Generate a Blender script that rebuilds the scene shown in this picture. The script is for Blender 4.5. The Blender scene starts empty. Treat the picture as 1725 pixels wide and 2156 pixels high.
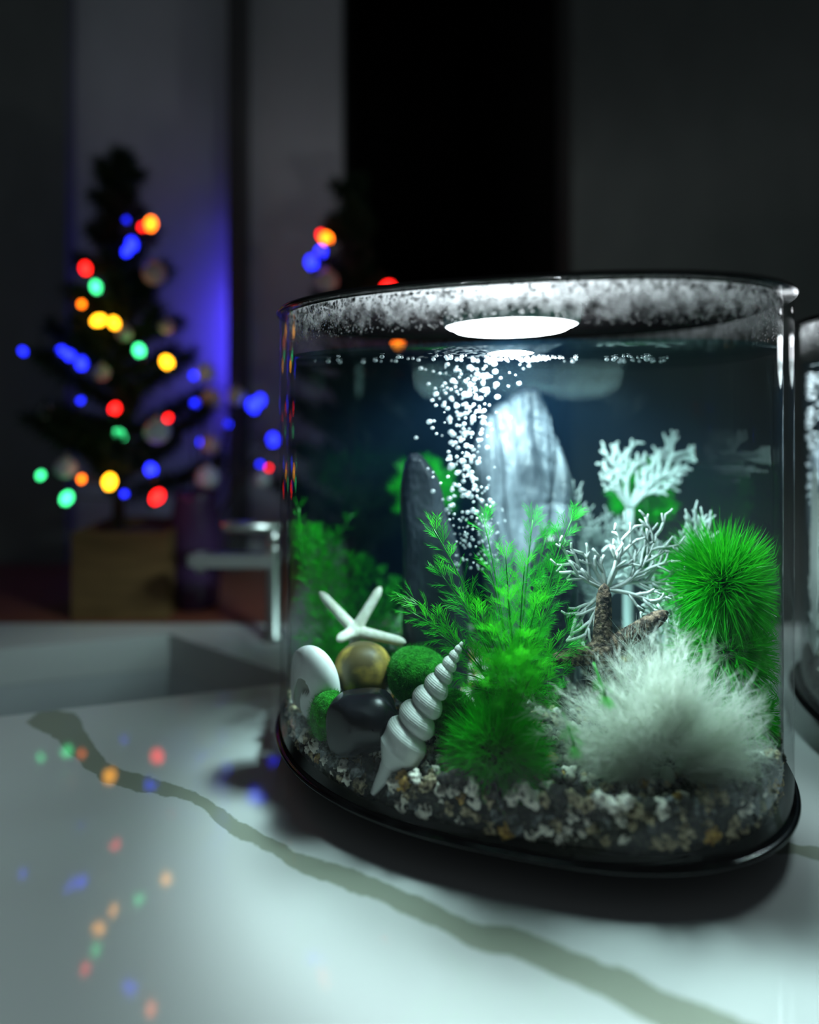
import bpy, bmesh, math, random
import numpy as np
from mathutils import Vector, Matrix, noise, Quaternion
random.seed(7); rng = np.random.default_rng(7)
SC = bpy.context.scene; COL = SC.collection
PI = math.pi

# ------------------------------------------------------------------ camera
F_PX, PP_X, PP_Y, EYE = 1220.7, 801.7, 854.0, 0.197      # focal length and principal point for the 1725x2156 frame; eye height over the counter
cd = bpy.data.cameras.new('camera'); cam = bpy.data.objects.new('camera', cd); COL.objects.link(cam)
cam.location = (0, 0, EYE); cam.rotation_euler = (PI/2, 0, 0)
cd.sensor_fit = 'HORIZONTAL'; cd.sensor_width = 24.0; cd.lens = 24.0*F_PX/1725
cd.shift_x = (862.5-PP_X)/1725; cd.shift_y = -(1078-PP_Y)/1725
cd.clip_start = 0.005; cd.clip_end = 30
cd.dof.use_dof = True; cd.dof.focus_distance = 0.285; cd.dof.aperture_fstop = cd.lens/11.5
SC.camera = cam
# ------------------------------------------------------------------ world, exposure
w = bpy.data.worlds.new('night_room'); SC.world = w; w.use_nodes = True
w.node_tree.nodes['Background'].inputs[0].default_value = (0.80, 0.92, 1.0, 1)
w.node_tree.nodes['Background'].inputs[1].default_value = 0.042
SC.view_settings.view_transform = 'Standard'; SC.view_settings.look = 'None'
SC.view_settings.exposure = 0.0; SC.view_settings.gamma = 1.0; SC.view_settings.use_curve_mapping = False
cy = SC.cycles
cy.use_denoising = True; cy.max_bounces = 6; cy.diffuse_bounces = 2; cy.adaptive_threshold = .02; cy.glossy_bounces = 4; cy.transmission_bounces = 6
cy.transparent_max_bounces = 20; cy.volume_bounces = 0; cy.caustics_reflective = False; cy.caustics_refractive = False
cy.sample_clamp_indirect = 4.0
LED_POWER = 14.0          # strength of the aquarium lamps
# ------------------------------------------------------------------ geometry of the place
# the front tank stands on an oval plan: centre, half axes, turn, and exponent of its superellipse
TX, TY, TA, TB, TTH, TN = 0.0786, 0.3457, 0.1354, 0.1126, -0.2735, 2.456
WALL_T = 0.004
Z_FLOOR, Z_WATER, Z_LID = 0.0172, 0.2223, 0.2478
def P(px, py, d):                                        # point seen at a spot of the frame, d metres in front of the lens
    return Vector(((px-PP_X)/F_PX*d, d, EYE-(py-PP_Y)/F_PX*d))
def S(px, d): return px/F_PX*d                           # length of px pixels at that distance
TANK = (TX, TY, TA, TB, TTH, TN)
def plan(t, g=0.0, T=TANK, k=1.0):                       # point of the oval at parameter t, moved outward by g, scaled by k
    c, n_ = math.cos(t), math.sin(t); e = 2/T[5]
    u = (T[2]+g)*k*math.copysign(abs(c)**e, c); v = (T[3]+g)*k*math.copysign(abs(n_)**e, n_)
    return T[0]+u*math.cos(T[4])-v*math.sin(T[4]), T[1]+u*math.sin(T[4])+v*math.cos(T[4])
def inside_np(V, m=0.003, T=TANK):                       # keep points inside the tank wall
    dx, dy = V[:,0]-T[0], V[:,1]-T[1]; c, n_ = math.cos(T[4]), math.sin(T[4]); u = dx*c+dy*n_; v = -dx*n_+dy*c
    q = (np.abs(u/(T[2]-WALL_T-m))**T[5]+np.abs(v/(T[3]-WALL_T-m))**T[5])**(1/T[5]); k = 1/np.maximum(1, q)
    u *= k; v *= k; V[:,0] = T[0]+u*c-v*n_; V[:,1] = T[1]+u*n_+v*c
    return V
def inside(v, m=0.003, T=TANK):
    return Vector(inside_np(np.array([[v[0],v[1],v[2]]], float), m, T)[0])
def sm(a, b, x): t = min(1, max(0, (x-a)/(b-a))); return t*t*(3-2*t)
def gravel_z(x, y):
    return 0.0265+0.0085*sm(-0.03, 0.04, x)+0.03*max(0, y-0.30)*sm(.3, .34, y)+0.0015*noise.noise((x*60, y*60, 1))-0.012*math.exp(-((x+.0030)**2+(y-.266)**2)/.0075**2)

# ------------------------------------------------------------------ materials
def mat(name, color=(.8,.8,.8), rough=.5, spec=.5, **kw):
    m = bpy.data.materials.new(name); m.use_nodes = True
    b = m.node_tree.nodes['Principled BSDF']
    b.inputs['Base Color'].default_value = (*color, 1); b.inputs['Roughness'].default_value = rough
    b.inputs['Specular IOR Level'].default_value = spec
    for k, v in kw.items(): b.inputs[k].default_value = v
    return m
def nt(m): return m.node_tree.nodes, m.node_tree.links, m.node_tree.nodes['Principled BSDF']
def add_noise(m, c1, c2, scale=40, detail=4, lo=.35, hi=.65, bump=0.0, bscale=None, stretch=(1,1,1), coord='Object', bdist=.001):
    n, l, b = nt(m)
    tc = n.new('ShaderNodeTexCoord'); mp = n.new('ShaderNodeMapping'); mp.inputs['Scale'].default_value = stretch
    l.new(tc.outputs[coord] if coord != 'World' else n.new('ShaderNodeNewGeometry').outputs['Position'], mp.inputs[0])
    t = n.new('ShaderNodeTexNoise'); t.inputs['Scale'].default_value = scale; t.inputs['Detail'].default_value = detail
    l.new(mp.outputs[0], t.inputs[0])
    r = n.new('ShaderNodeValToRGB'); r.color_ramp.elements[0].position = lo; r.color_ramp.elements[1].position = hi
    r.color_ramp.elements[0].color = (*c1, 1); r.color_ramp.elements[1].color = (*c2, 1)
    l.new(t.outputs[0], r.inputs[0]); l.new(r.outputs[0], b.inputs['Base Color'])
    if bump:
        t2 = n.new('ShaderNodeTexNoise'); t2.inputs['Scale'].default_value = bscale or scale; t2.inputs['Detail'].default_value = 6
        l.new(mp.outputs[0], t2.inputs[0])
        bp = n.new('ShaderNodeBump'); bp.inputs['Strength'].default_value = bump; bp.inputs['Distance'].default_value = bdist
        l.new(t2.outputs[0], bp.inputs['Height']); l.new(bp.outputs[0], b.inputs['Normal'])
    return m
def emit(name, color, strength):
    m = mat(name, color, .3); b = m.node_tree.nodes['Principled BSDF']
    b.inputs['Emission Color'].default_value = (*color, 1); b.inputs['Emission Strength'].default_value = strength
    return m
def leafy(name, color, trans=.4, rough=.45, tc=None):      # thin leaves: diffuse, a little gloss, and light shining through
    m = mat(name, color, rough, .3); n, l, b = nt(m)
    tr = n.new('ShaderNodeBsdfTranslucent'); tr.inputs[0].default_value = (*(tc or color), 1)
    mx = n.new('ShaderNodeMixShader'); mx.inputs[0].default_value = trans
    l.new(b.outputs[0], mx.inputs[1]); l.new(tr.outputs[0], mx.inputs[2]); l.new(mx.outputs[0], n['Material Output'].inputs[0])
    return m
def clear(name, f0, tint=(1,1,1), rough=0.0, volume=None, maxr=1.0, power=5):   # clear sheet: Schlick reflection over plain transmission
    m = bpy.data.materials.new(name); m.use_nodes = True; n = m.node_tree.nodes; l = m.node_tree.links; n.clear()
    o = n.new('ShaderNodeOutputMaterial'); t = n.new('ShaderNodeBsdfTransparent'); t.inputs[0].default_value = (*tint, 1)
    g = n.new('ShaderNodeBsdfGlossy'); g.inputs['Roughness'].default_value = rough
    lw = n.new('ShaderNodeLayerWeight'); lw.inputs[0].default_value = .5
    pw = n.new('ShaderNodeMath'); pw.operation = 'POWER'; pw.inputs[1].default_value = power; l.new(lw.outputs['Facing'], pw.inputs[0])
    mr = n.new('ShaderNodeMapRange'); mr.inputs['To Min'].default_value = f0; mr.inputs['To Max'].default_value = maxr; l.new(pw.outputs[0], mr.inputs[0])
    mx = n.new('ShaderNodeMixShader'); l.new(mr.outputs[0], mx.inputs[0]); l.new(t.outputs[0], mx.inputs[1]); l.new(g.outputs[0], mx.inputs[2])
    l.new(mx.outputs[0], o.inputs[0])
    if volume:
        sc_, ab, dens = volume
        v = n.new('ShaderNodeVolumeScatter'); v.inputs['Color'].default_value = (*sc_, 1); v.inputs['Density'].default_value = dens; v.inputs['Anisotropy'].default_value = .2
        a = n.new('ShaderNodeVolumeAbsorption'); a.inputs['Color'].default_value = (*ab, 1); a.inputs['Density'].default_value = 4.0
        ad = n.new('ShaderNodeAddShader'); l.new(v.outputs[0], ad.inputs[0]); l.new(a.outputs[0], ad.inputs[1]); l.new(ad.outputs[0], o.inputs[1])
    return m

# ------------------------------------------------------------------ mesh helpers
class MB:
    def __init__(s): s.v = []; s.f = []; s.mi = []
    def add(s, V, Fc, mi=0):
        o = len(s.v); s.v += [tuple(q) for q in V]; s.f += [tuple(i+o for i in f) for f in Fc]; s.mi += [mi]*len(Fc)
    def box(s, lo, hi, mi=0):
        x0,y0,z0 = lo; x1,y1,z1 = hi
        s.add([(x0,y0,z0),(x1,y0,z0),(x1,y1,z0),(x0,y1,z0),(x0,y0,z1),(x1,y0,z1),(x1,y1,z1),(x0,y1,z1)],
              [(3,2,1,0),(4,5,6,7),(0,1,5,4),(1,2,6,5),(2,3,7,6),(3,0,4,7)], mi)
    def lathe(s, prof, c=(0,0), seg=96, mi=0, closed=False):
        V = []; n = len(prof); Fc = []
        for k in range(seg):
            a = 2*PI*k/seg
            for r, z in prof: V.append((c[0]+r*math.cos(a), c[1]+r*math.sin(a), z))
        for k in range(seg):
            for i in range(n if closed else n-1):
                j = (i+1) % n; a0, a1 = k*n, ((k+1) % seg)*n
                Fc.append((a0+i, a1+i, a1+j, a0+j))
        s.add(V, Fc, mi)
    def oval(s, prof, T, seg=200, mi=0, closed=False):       # a profile of (outward offset, height) swept round an oval; offset None is the middle
        V = []; Fc = []; n = len(prof)
        for k in range(seg):
            for g, z in prof:
                x, y = (T[0], T[1]) if g is None else plan(2*PI*k/seg, g, T); V.append((x, y, z))
        for k in range(seg):
            for i in range(n if closed else n-1):
                j = (i+1) % n; a0, a1 = k*n, ((k+1) % seg)*n; Fc.append((a0+i, a1+i, a1+j, a0+j))
        s.add(V, Fc, mi)
    def tube(s, path, rad, sides=6, mi=0):
        path = [Vector(p) for p in path]; n = len(path)
        if not hasattr(rad, '__len__'): rad = [rad]*n
        V = []; Fc = []; up = Vector((.13,.31,.94))
        for i, p in enumerate(path):
            d = (path[min(i+1,n-1)]-path[max(i-1,0)]).normalized()
            a = d.cross(up); a = a.normalized() if a.length > 1e-4 else Vector((1,0,0)); b = d.cross(a)
            for k in range(sides):
                t = 2*PI*k/sides; V.append(p+(a*math.cos(t)+b*math.sin(t))*rad[i])
        for i in range(n-1):
            for k in range(sides):
                k2 = (k+1) % sides; Fc.append((i*sides+k, i*sides+k2, (i+1)*sides+k2, (i+1)*sides+k))
        Fc.append(tuple(range(sides))[::-1]); Fc.append(tuple((n-1)*sides+k for k in range(sides)))
        s.add(V, Fc, mi)
    def build(s, name, mats, parent=None, smooth=True, origin=None): return mesh(name, s.v, s.f, mats, parent, smooth, s.mi, origin)
def mesh(name, V, Fc, mats, parent=None, smooth=True, mi=None, origin=None):
    if isinstance(V, np.ndarray): V = V.astype(float)
    else: V = np.array([tuple(q) for q in V], float)
    o0 = np.array(parent_loc(parent)) if parent else np.zeros(3)
    o1 = np.array(origin) if origin is not None else o0
    me = bpy.data.meshes.new(name)
    me.from_pydata((V-o1).tolist(), [], Fc if isinstance(Fc, list) else Fc.tolist())
    for m in (mats if isinstance(mats, (list, tuple)) else [mats]): me.materials.append(m)
    if mi is not None and any(mi): me.polygons.foreach_set('material_index', mi)
    if smooth: me.polygons.foreach_set('use_smooth', [True]*len(me.polygons))
    me.update()
    ob = bpy.data.objects.new(name, me); COL.objects.link(ob); ob.location = o1-o0
    if parent: ob.parent = parent
    return ob
def parent_loc(p):
    q = Vector((0,0,0))
    while p is not None: q += p.location; p = p.parent
    return q
def tag(o, label=None, cat=None, group=None, kind=None):
    if label: o['label'] = label
    if cat: o['category'] = cat
    if group: o['group'] = group
    if kind: o['kind'] = kind
    return o
def thing(name, loc, label, cat, group=None):
    o = bpy.data.objects.new(name, None); COL.objects.link(o); o.location = loc; o.empty_display_size = .01
    return tag(o, label, cat, group)
def ico(sub=2):
    bm = bmesh.new(); bmesh.ops.create_icosphere(bm, subdivisions=sub, radius=1)
    V = np.array([v.co[:] for v in bm.verts]); Fc = [tuple(v.index for v in f.verts) for f in bm.faces]; bm.free(); return V, Fc
ICO = {k: ico(k) for k in (1,2,3,4,5)}
def bez(p0, p1, p2, n):
    return [p0*(1-t)**2+p1*2*t*(1-t)+p2*t*t for t in (i/(n-1) for i in range(n))]
def blades(B, D, L, W, bend, seg=3, clamp=None):
    """flat tapering blades: bases B, unit directions D, lengths, widths; bend (n,3) is added quadratically"""
    n = len(B); R = rng.normal(size=(n,3)); side = np.cross(D, R); side /= np.linalg.norm(side, axis=1)[:,None]+1e-9
    rows = []
    for k in range(seg+1):
        t = k/seg; c = B+D*(L*t)[:,None]+bend*(t*t); wd = (W*(1-t**1.6)*(.65+.35*min(1,t*4)))[:,None]*side*.5
        if k < seg: rows += [c-wd, c+wd]
        else: rows += [c]
    m = 2*seg+1; V = np.stack(rows, 1).reshape(-1,3)
    if clamp is not None: V = clamp(V)
    base = np.arange(n)[:,None]*m; Fc = []
    for k in range(seg-1):
        Fc.append(base+np.array([2*k,2*k+1,2*k+3,2*k+2]))
    q = np.concatenate(Fc, 0).tolist() if Fc else []
    tri = (base+np.array([2*seg-2,2*seg-1,2*seg])).tolist()
    return V, q+tri
def unit(a): return a/(np.linalg.norm(a, axis=-1, keepdims=True)+1e-9)
def sphere_dirs(n):
    return unit(rng.normal(size=(n,3)))

# ------------------------------------------------------------------ counter material with its vein
def counter_material():
    m = mat('veined_white_stone', (.62,.66,.63), .045, .5); n, l, b = nt(m)
    top = [(60,1495),(148,1500),(180,1540),(215,1592),(260,1622),(330,1640),(400,1665),(440,1685),(480,1712),(540,1748),(620,1790),(700,1818),(850,1876),(980,1935),(1100,1962),(1200,1995),(1300,2035),(1400,2085),(1500,2125)]
    bot = [(60,1525),(120,1560),(150,1590),(195,1628),(240,1655),(330,1672),(400,1690),(435,1705),(460,1735),(500,1765),(560,1790),(640,1840),(720,1868),(860,1925),(980,1985),(1090,2025),(1180,2060),(1290,2115),(1380,2160)]
    def to(pts):
        r = []
        for px, py in pts:
            y = EYE*F_PX/(py-PP_Y); r.append(((px-PP_X)/F_PX*y, y))
        return sorted(r)
    X0, X1, Y0, Y1 = -.26, .13, .12, .42
    g = n.new('ShaderNodeNewGeometry'); sp = n.new('ShaderNodeSeparateXYZ'); l.new(g.outputs['Position'], sp.inputs[0])
    wob = n.new('ShaderNodeTexNoise'); wob.inputs['Scale'].default_value = 70; wob.inputs['Detail'].default_value = 3; l.new(g.outputs['Position'], wob.inputs[0])
    wm = n.new('ShaderNodeMath'); wm.operation = 'MULTIPLY_ADD'; wm.inputs[1].default_value = .008; wm.inputs[2].default_value = -.004; l.new(wob.outputs[0], wm.inputs[0])
    yw = n.new('ShaderNodeMath'); l.new(sp.outputs[1], yw.inputs[0]); l.new(wm.outputs[0], yw.inputs[1])
    mx = n.new('ShaderNodeMapRange'); mx.inputs['From Min'].default_value = X0; mx.inputs['From Max'].default_value = X1; l.new(sp.outputs[0], mx.inputs[0])
    outs = []
    for pts in (to(top), to(bot)):
        fc = n.new('ShaderNodeFloatCurve'); c = fc.mapping.curves[0]
        q = [((x-X0)/(X1-X0), (y-Y0)/(Y1-Y0)) for x, y in pts]
        while len(c.points) < len(q): c.points.new(.5, .5)
        for pt, (a, bb) in zip(c.points, q): pt.location = (a, bb); pt.handle_type = 'AUTO'
        fc.mapping.update(); l.new(mx.outputs[0], fc.inputs['Value'])
        mr = n.new('ShaderNodeMapRange'); mr.inputs['To Min'].default_value = Y0; mr.inputs['To Max'].default_value = Y1; l.new(fc.outputs[0], mr.inputs[0]); outs.append(mr)
    def step(a, b_):
        s = n.new('ShaderNodeMath'); s.operation = 'SUBTRACT'; l.new(a, s.inputs[0]); l.new(b_, s.inputs[1])
        r = n.new('ShaderNodeMapRange'); r.inputs['From Min'].default_value = -.0006; r.inputs['From Max'].default_value = .0006; l.new(s.outputs[0], r.inputs[0]); return r.outputs[0]
    mu = n.new('ShaderNodeMath'); mu.operation = 'MULTIPLY'; l.new(step(outs[0].outputs[0], yw.outputs[0]), mu.inputs[0]); l.new(step(yw.outputs[0], outs[1].outputs[0]), mu.inputs[1])
    en = n.new('ShaderNodeMapRange'); en.inputs['From Min'].default_value = -.222; en.inputs['From Max'].default_value = -.219; l.new(sp.outputs[0], en.inputs[0])
    mu2 = n.new('ShaderNodeMath'); mu2.operation = 'MULTIPLY'; l.new(mu.outputs[0], mu2.inputs[0]); l.new(en.outputs[0], mu2.inputs[1])
    # a second, short vein to the right of the tank
    s2 = n.new('ShaderNodeMath'); s2.operation = 'MULTIPLY_ADD'; s2.inputs[1].default_value = .25; l.new(sp.outputs[0], s2.inputs[0]); l.new(yw.outputs[0], s2.inputs[2])
    d2 = n.new('ShaderNodeMath'); d2.operation = 'SUBTRACT'; d2.inputs[1].default_value = .3030; l.new(s2.outputs[0], d2.inputs[0])
    a2 = n.new('ShaderNodeMath'); a2.operation = 'ABSOLUTE'; l.new(d2.outputs[0], a2.inputs[0])
    r2 = n.new('ShaderNodeMapRange'); r2.inputs['From Min'].default_value = .0046; r2.inputs['From Max'].default_value = .0038; l.new(a2.outputs[0], r2.inputs[0])
    e2 = n.new('ShaderNodeMath'); e2.operation = 'GREATER_THAN'; e2.inputs[1].default_value = .10; l.new(sp.outputs[0], e2.inputs[0])
    m2 = n.new('ShaderNodeMath'); m2.operation = 'MULTIPLY'; l.new(r2.outputs[0], m2.inputs[0]); l.new(e2.outputs[0], m2.inputs[1])
    mm = n.new('ShaderNodeMath'); mm.operation = 'MAXIMUM'; l.new(mu2.outputs[0], mm.inputs[0]); l.new(m2.outputs[0], mm.inputs[1])
    cl = n.new('ShaderNodeMix'); cl.data_type = 'RGBA'; cl.inputs[6].default_value = (.60,.62,.605,1); cl.inputs[7].default_value = (.30,.325,.26,1)
    l.new(mm.outputs[0], cl.inputs[0]); l.new(cl.outputs[2], b.inputs['Base Color'])
    return m
M = {}
M['counter'] = counter_material()
M['sink'] = mat('white_ceramic', (.52,.55,.56), .2, .5)
M['wood_ledge'] = add_noise(mat('red_brown_wood', rough=.4), (.16,.05,.03), (.24,.08,.05), 14, 5, stretch=(1,8,8), coord='Generated')
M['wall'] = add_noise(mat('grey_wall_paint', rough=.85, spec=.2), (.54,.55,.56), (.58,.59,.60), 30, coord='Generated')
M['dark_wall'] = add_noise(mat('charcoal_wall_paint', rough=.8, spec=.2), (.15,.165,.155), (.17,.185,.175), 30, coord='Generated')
M['trim'] = mat('dark_door_trim', (.06,.06,.06), .5)
M['void'] = mat('corridor_shade_black', (.02,.02,.02), .9, .1)  # near-black colour carries the darkness of the doorway
M['floor'] = mat('dark_floor', (.06,.055,.05), .6)
M['black'] = mat('gloss_black_plastic', (.006,.006,.0065), .16, .5)
M['acrylic'] = clear('clear_acrylic', .016, (.993,.997,.996), maxr=.42)
M['acrylic_in'] = clear('clear_acrylic_inner_face', .003, maxr=.75, power=4)
M['water_side'] = clear('water_against_the_wall', 0, maxr=0.02, volume=((.15,.50,1.0), (.38,.80,.76), .12))
M['water'] = clear('water', .02, volume=((.15,.50,1.0), (.38,.80,.76), .12), maxr=.9)
M['led'] = emit('lamp_lens', (.90,.96,1.0), 9)
M['led_housing'] = mat('white_lamp_housing', (.55,.56,.56), .5)
M['chrome'] = mat('brushed_steel', (.62,.64,.62), .28, Metallic=1.0)

# ------------------------------------------------------------------ room shell
def shell():
    def st(mb, name, m, sm_=False): o = mb.build(name, m, None, sm_); o['kind'] = 'structure'; return o
    WY = .74
    X = lambda px, d=WY: (px-PP_X)/F_PX*d
    b = MB(); b.box((-1.6, WY, -.9), (X(498,.69), WY+.06, 1.6)); st(b, 'wall_left', M['wall'])
    # a shallow pilaster: the far left part of the wall stands forward in darker paint
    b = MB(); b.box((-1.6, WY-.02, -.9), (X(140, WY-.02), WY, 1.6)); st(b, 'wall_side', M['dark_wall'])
    b = MB(); b.box((X(480,.69), .69, -.9), (X(506,.69), .695, 1.6)); b.box((X(498,.69), .695, -.9), (X(506,.69), WY+.06, 1.6)); st(b, 'trim_1', M['trim'])
    b = MB(); b.box((X(506,.69), WY, -.9), (X(718), WY+.06, 1.6)); st(b, 'wall_back', M['wall'])
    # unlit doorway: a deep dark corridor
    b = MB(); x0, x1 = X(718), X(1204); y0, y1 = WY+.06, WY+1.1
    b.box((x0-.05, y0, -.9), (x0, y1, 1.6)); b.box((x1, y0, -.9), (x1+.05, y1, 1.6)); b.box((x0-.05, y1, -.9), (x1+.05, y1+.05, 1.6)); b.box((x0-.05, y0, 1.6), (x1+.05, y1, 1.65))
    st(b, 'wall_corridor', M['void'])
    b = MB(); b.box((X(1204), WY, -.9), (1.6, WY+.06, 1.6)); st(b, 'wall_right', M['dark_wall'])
    b = MB(); b.box((-1.6, -1.4, -.95), (1.6, WY+1.2, -.9)); st(b, 'floor', M['floor'])
    # wooden back ledge
    b = MB(); b.box((-1.2, .525, -.03), (X(640), WY, -.0002)); o = b.build('back_ledge', M['wood_ledge'], None, False)
    tag(o, 'reddish brown wooden ledge behind the sink and under the small tree', 'ledge')
    # counter slab with the sink cut-out
    G = lambda px, py: (lambda y: ((px-PP_X)/F_PX*y, y))(EYE*F_PX/(py-PP_Y))
    H = [G(-400,1556), G(640,1434), G(356,1334), G(-400,1404)]
    R = [(-.9,-.30),(1.1,-.30),(1.1,.524),(-.9,.524)]
    V = [(x,y,0) for x,y in R]+[(x,y,0) for x,y in H]+[(x,y,-.03) for x,y in R]+[(x,y,-.03) for x,y in H]
    Fc = []
    for k in range(4):
        j = (k+1) % 4
        Fc += [(k,j,4+j,4+k), (8+j,8+k,12+k,12+j), (8+k,8+j,j,k), (4+k,4+j,12+j,12+k)]
    c = mesh('stone_counter', V, Fc, M['counter'], None, False)
    tag(c, 'glossy white stone counter with an olive grey vein under the aquarium', 'counter')
    # sink basin hung under the cut-out
    cx = sum(p[0] for p in H)/4; cyy = sum(p[1] for p in H)/4
    def ring(s, z): return [((x-cx)*s+cx, (y-cyy)*s+cyy, z) for x, y in H]
    V = ring(1.04,-.0305)+ring(1.0,-.0305)+ring(.96,-.075)+ring(.9,-.085)+ring(.93,-.095)+ring(1.04,-.085)
    Fc = []
    for i in range(5):
        for k in range(4): j=(k+1)%4; Fc.append((i*4+k,i*4+j,(i+1)*4+j,(i+1)*4+k))
    for k in range(4): j=(k+1)%4; Fc.append((20+k,20+j,j,k))
    Fc += [(12,13,14,15), (19,18,17,16)]
    root = thing('sink', (cx,cyy,-.09), 'white sink basin sunk into the counter on the left', 'sink')
    mesh('basin', V, Fc, M['sink'], root, False)
    b = MB(); b.lathe([(0,-.0835),(.012,-.0835),(.014,-.0845),(0,-.0845)], (cx+.06,cyy+.01), 24); tag(b.build('drain', M['chrome'], root), 'steel drain')
shell()

# ------------------------------------------------------------------ tap behind the tank
def tap():
    c = P(576, 1340, .490); x, y = c.x, c.y; r = thing('tap', (x,y,0), 'brushed steel tap with a straight spout reaching over the sink', 'tap')
    z1 = P(0,1178,y).z; z2 = P(0,1111,y).z
    b = MB(); b.lathe([(.0095,0),(.0095,.004),(.0062,.006),(.0062,z1+.010),(.0058,z1+.012),(0,z1+.012)], (x,y), 24); b.build('body', M['chrome'], r)
    b = MB(); xl = P(398,0,y).x; h = .0062
    V = []
    for xx, s in ((xl,.75),(xl+.004,1),(x,1)):
        V += [(xx,y-h*s,z1-h*.9*s),(xx,y+h*s,z1-h*.9*s),(xx,y+h*s,z1+h*.9*s),(xx,y-h*s,z1+h*.9*s)]
    Fc = [(3,2,1,0),(8,9,10,11)]
    for i in (0,1):
        for k in range(4): j=(k+1)%4; Fc.append((i*4+k,i*4+j,(i+1)*4+j,(i+1)*4+k))
    b.add(V, Fc); b.build('spout', M['chrome'], r, False)
    b = MB(); b.lathe([(0,z1-.0105),(.0042,z1-.0105),(.0046,z1-.004)], (xl+.010,y), 20); b.build('aerator', M['chrome'], r)
    b = MB(); b.tube([(x,y,z1+.011),(x,y,z2-.002)], .005, 12); xl2 = P(470,0,y).x
    b.tube([(x+.006,y,z2),(xl2+.004,y,z2+.001),(xl2,y,z2+.001)], [.0052,.0048,.0035], 12); b.build('lever', M['chrome'], r)
tap()

# ------------------------------------------------------------------ aquarium builder
def led_light(name, loc, parent, power):
    ld = bpy.data.lights.new(name, 'POINT'); ld.energy = power; ld.shadow_soft_size = .027; ld.color = (.90,.945,1.0)
    # the lens of the lamp throws its light wide: brighter to the sides than straight down
    ld.use_nodes = True; n = ld.node_tree.nodes; l = ld.node_tree.links; e = n['Emission']
    g = n.new('ShaderNodeNewGeometry'); sp = n.new('ShaderNodeSeparateXYZ'); l.new(g.outputs['Incoming'], sp.inputs[0])
    ab = n.new('ShaderNodeMath'); ab.operation = 'ABSOLUTE'; l.new(sp.outputs[2], ab.inputs[0])
    mxx = n.new('ShaderNodeMath'); mxx.operation = 'MAXIMUM'; mxx.inputs[1].default_value = .42; l.new(ab.outputs[0], mxx.inputs[0])
    pw = n.new('ShaderNodeMath'); pw.operation = 'POWER'; pw.inputs[1].default_value = -1.0; l.new(mxx.outputs[0], pw.inputs[0])
    cut = n.new('ShaderNodeValToRGB'); er = cut.color_ramp.elements; l.new(ab.outputs[0], cut.inputs[0])
    er[0].position = .15; er[0].color = (.012,.012,.012,1); er[1].position = 1.0; er[1].color = (.26,.26,.26,1)
    for p_, q_ in ((.35,.07),(.50,.28),(.62,.24),(.68,.16),(.74,.12),(.79,.26),(.83,.60),(.855,.75),(.875,.50),(.90,.32),(.95,.29)): k = er.new(p_); k.color = (q_,q_,q_,1)
    ml = n.new('ShaderNodeMath'); ml.operation = 'MULTIPLY'; l.new(pw.outputs[0], ml.inputs[0]); l.new(cut.outputs[0], ml.inputs[1])
    l.new(ml.outputs[0], e.inputs['Strength'])
    o = bpy.data.objects.new(name, ld); COL.objects.link(o); o.parent = parent; o.location = Vector(loc)-parent_loc(parent)
    return o
def aquarium(T, labels, lamp_xy, power, lens_r, drop=.005):
    cx, cy_ = T[0], T[1]; t = WALL_T; zf = Z_FLOOR
    root = thing('aquarium', (cx,cy_,0), labels[0], 'aquarium')
    b = MB(); b.oval([(None,0),(-.022,0),(-.020,.0010),(-.012,.0052),(-.0040,.0100),(.0008,.0128),(.0022,.0140),(.0024,.0148),(.0020,.0154),(.0011,.0158),(.0004,.0157),(.0004,zf-.0004),(None,zf-.0004)], T)
    b.build('base_tray', M['black'], root)
    b = MB(); b.oval([(0,zf-.0004),(0,Z_LID),(-t,Z_LID),(-t,zf-.0004)], T, closed=True)
    b.mi = [1 if i % 4 == 2 else 0 for i in range(len(b.f))]
    wl = b.build('wall', [M['acrylic'],M['acrylic_in']], root); tag(wl, 'clear acrylic oval wall'); wl.modifiers.new('edges', 'EDGE_SPLIT').split_angle = .7
    rw = -t-.0002
    b = MB(); b.oval([(None,zf),(rw,zf),(rw,Z_WATER+.0016),(rw-.0010,Z_WATER+.0006),(rw-.0030,Z_WATER),(None,Z_WATER)], T)
    b.mi = [1 if i % 5 < 2 else 0 for i in range(len(b.f))]
    wa = b.build('water', [M['water'],M['water_side']], None, True, (cx,cy_,zf)); wa.modifiers.new('edges','EDGE_SPLIT').split_angle = .9
    tag(wa, labels[1], 'water', None, 'stuff')
    b = MB(); b.oval([(None,Z_LID+.0002),(-t-.003,Z_LID+.0002),(-t-.003,Z_LID-.0008),(-t-.0008,Z_LID-.0008),(-t-.0008,Z_LID+.0002),(.0012,Z_LID+.0002),(.0016,Z_LID+.0010),(.0006,Z_LID+.0024),(-.02,Z_LID+.0034),(None,Z_LID+.0036)], T)
    lid = b.build('lid', M['black'], root); tag(lid, labels[2])
    lx, ly = lamp_xy; zl = Z_LID-drop
    b = MB(); b.lathe([(0,Z_LID),(lens_r+.004,Z_LID),(lens_r+.003,zl+.0012),(lens_r+.0005,zl),(lens_r+.0005,zl+.001),(0,zl+.001)], (lx,ly), 64); b.build('lamp_housing', M['led_housing'], lid)
    b = MB(); b.lathe([(0,zl-.0034),(lens_r*.6,zl-.0030),(lens_r*.9,zl-.0018),(lens_r,zl+.0005)], (lx,ly), 64); tag(b.build('lamp_lens', M['led'], lid), 'glowing white lamp lens')
    led_light('lamp_light', (lx,ly,zl-.006), lid, power)
    return root, lid
LAMP = (0.0685, 0.306)
tank, lid = aquarium(TANK, ('round clear acrylic aquarium on a glossy black tray, centre of the counter',
    'clear water filling the large front aquarium', 'thin black lid with a glowing lamp on the front aquarium'), LAMP, LED_POWER, .0320, .0098)

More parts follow.
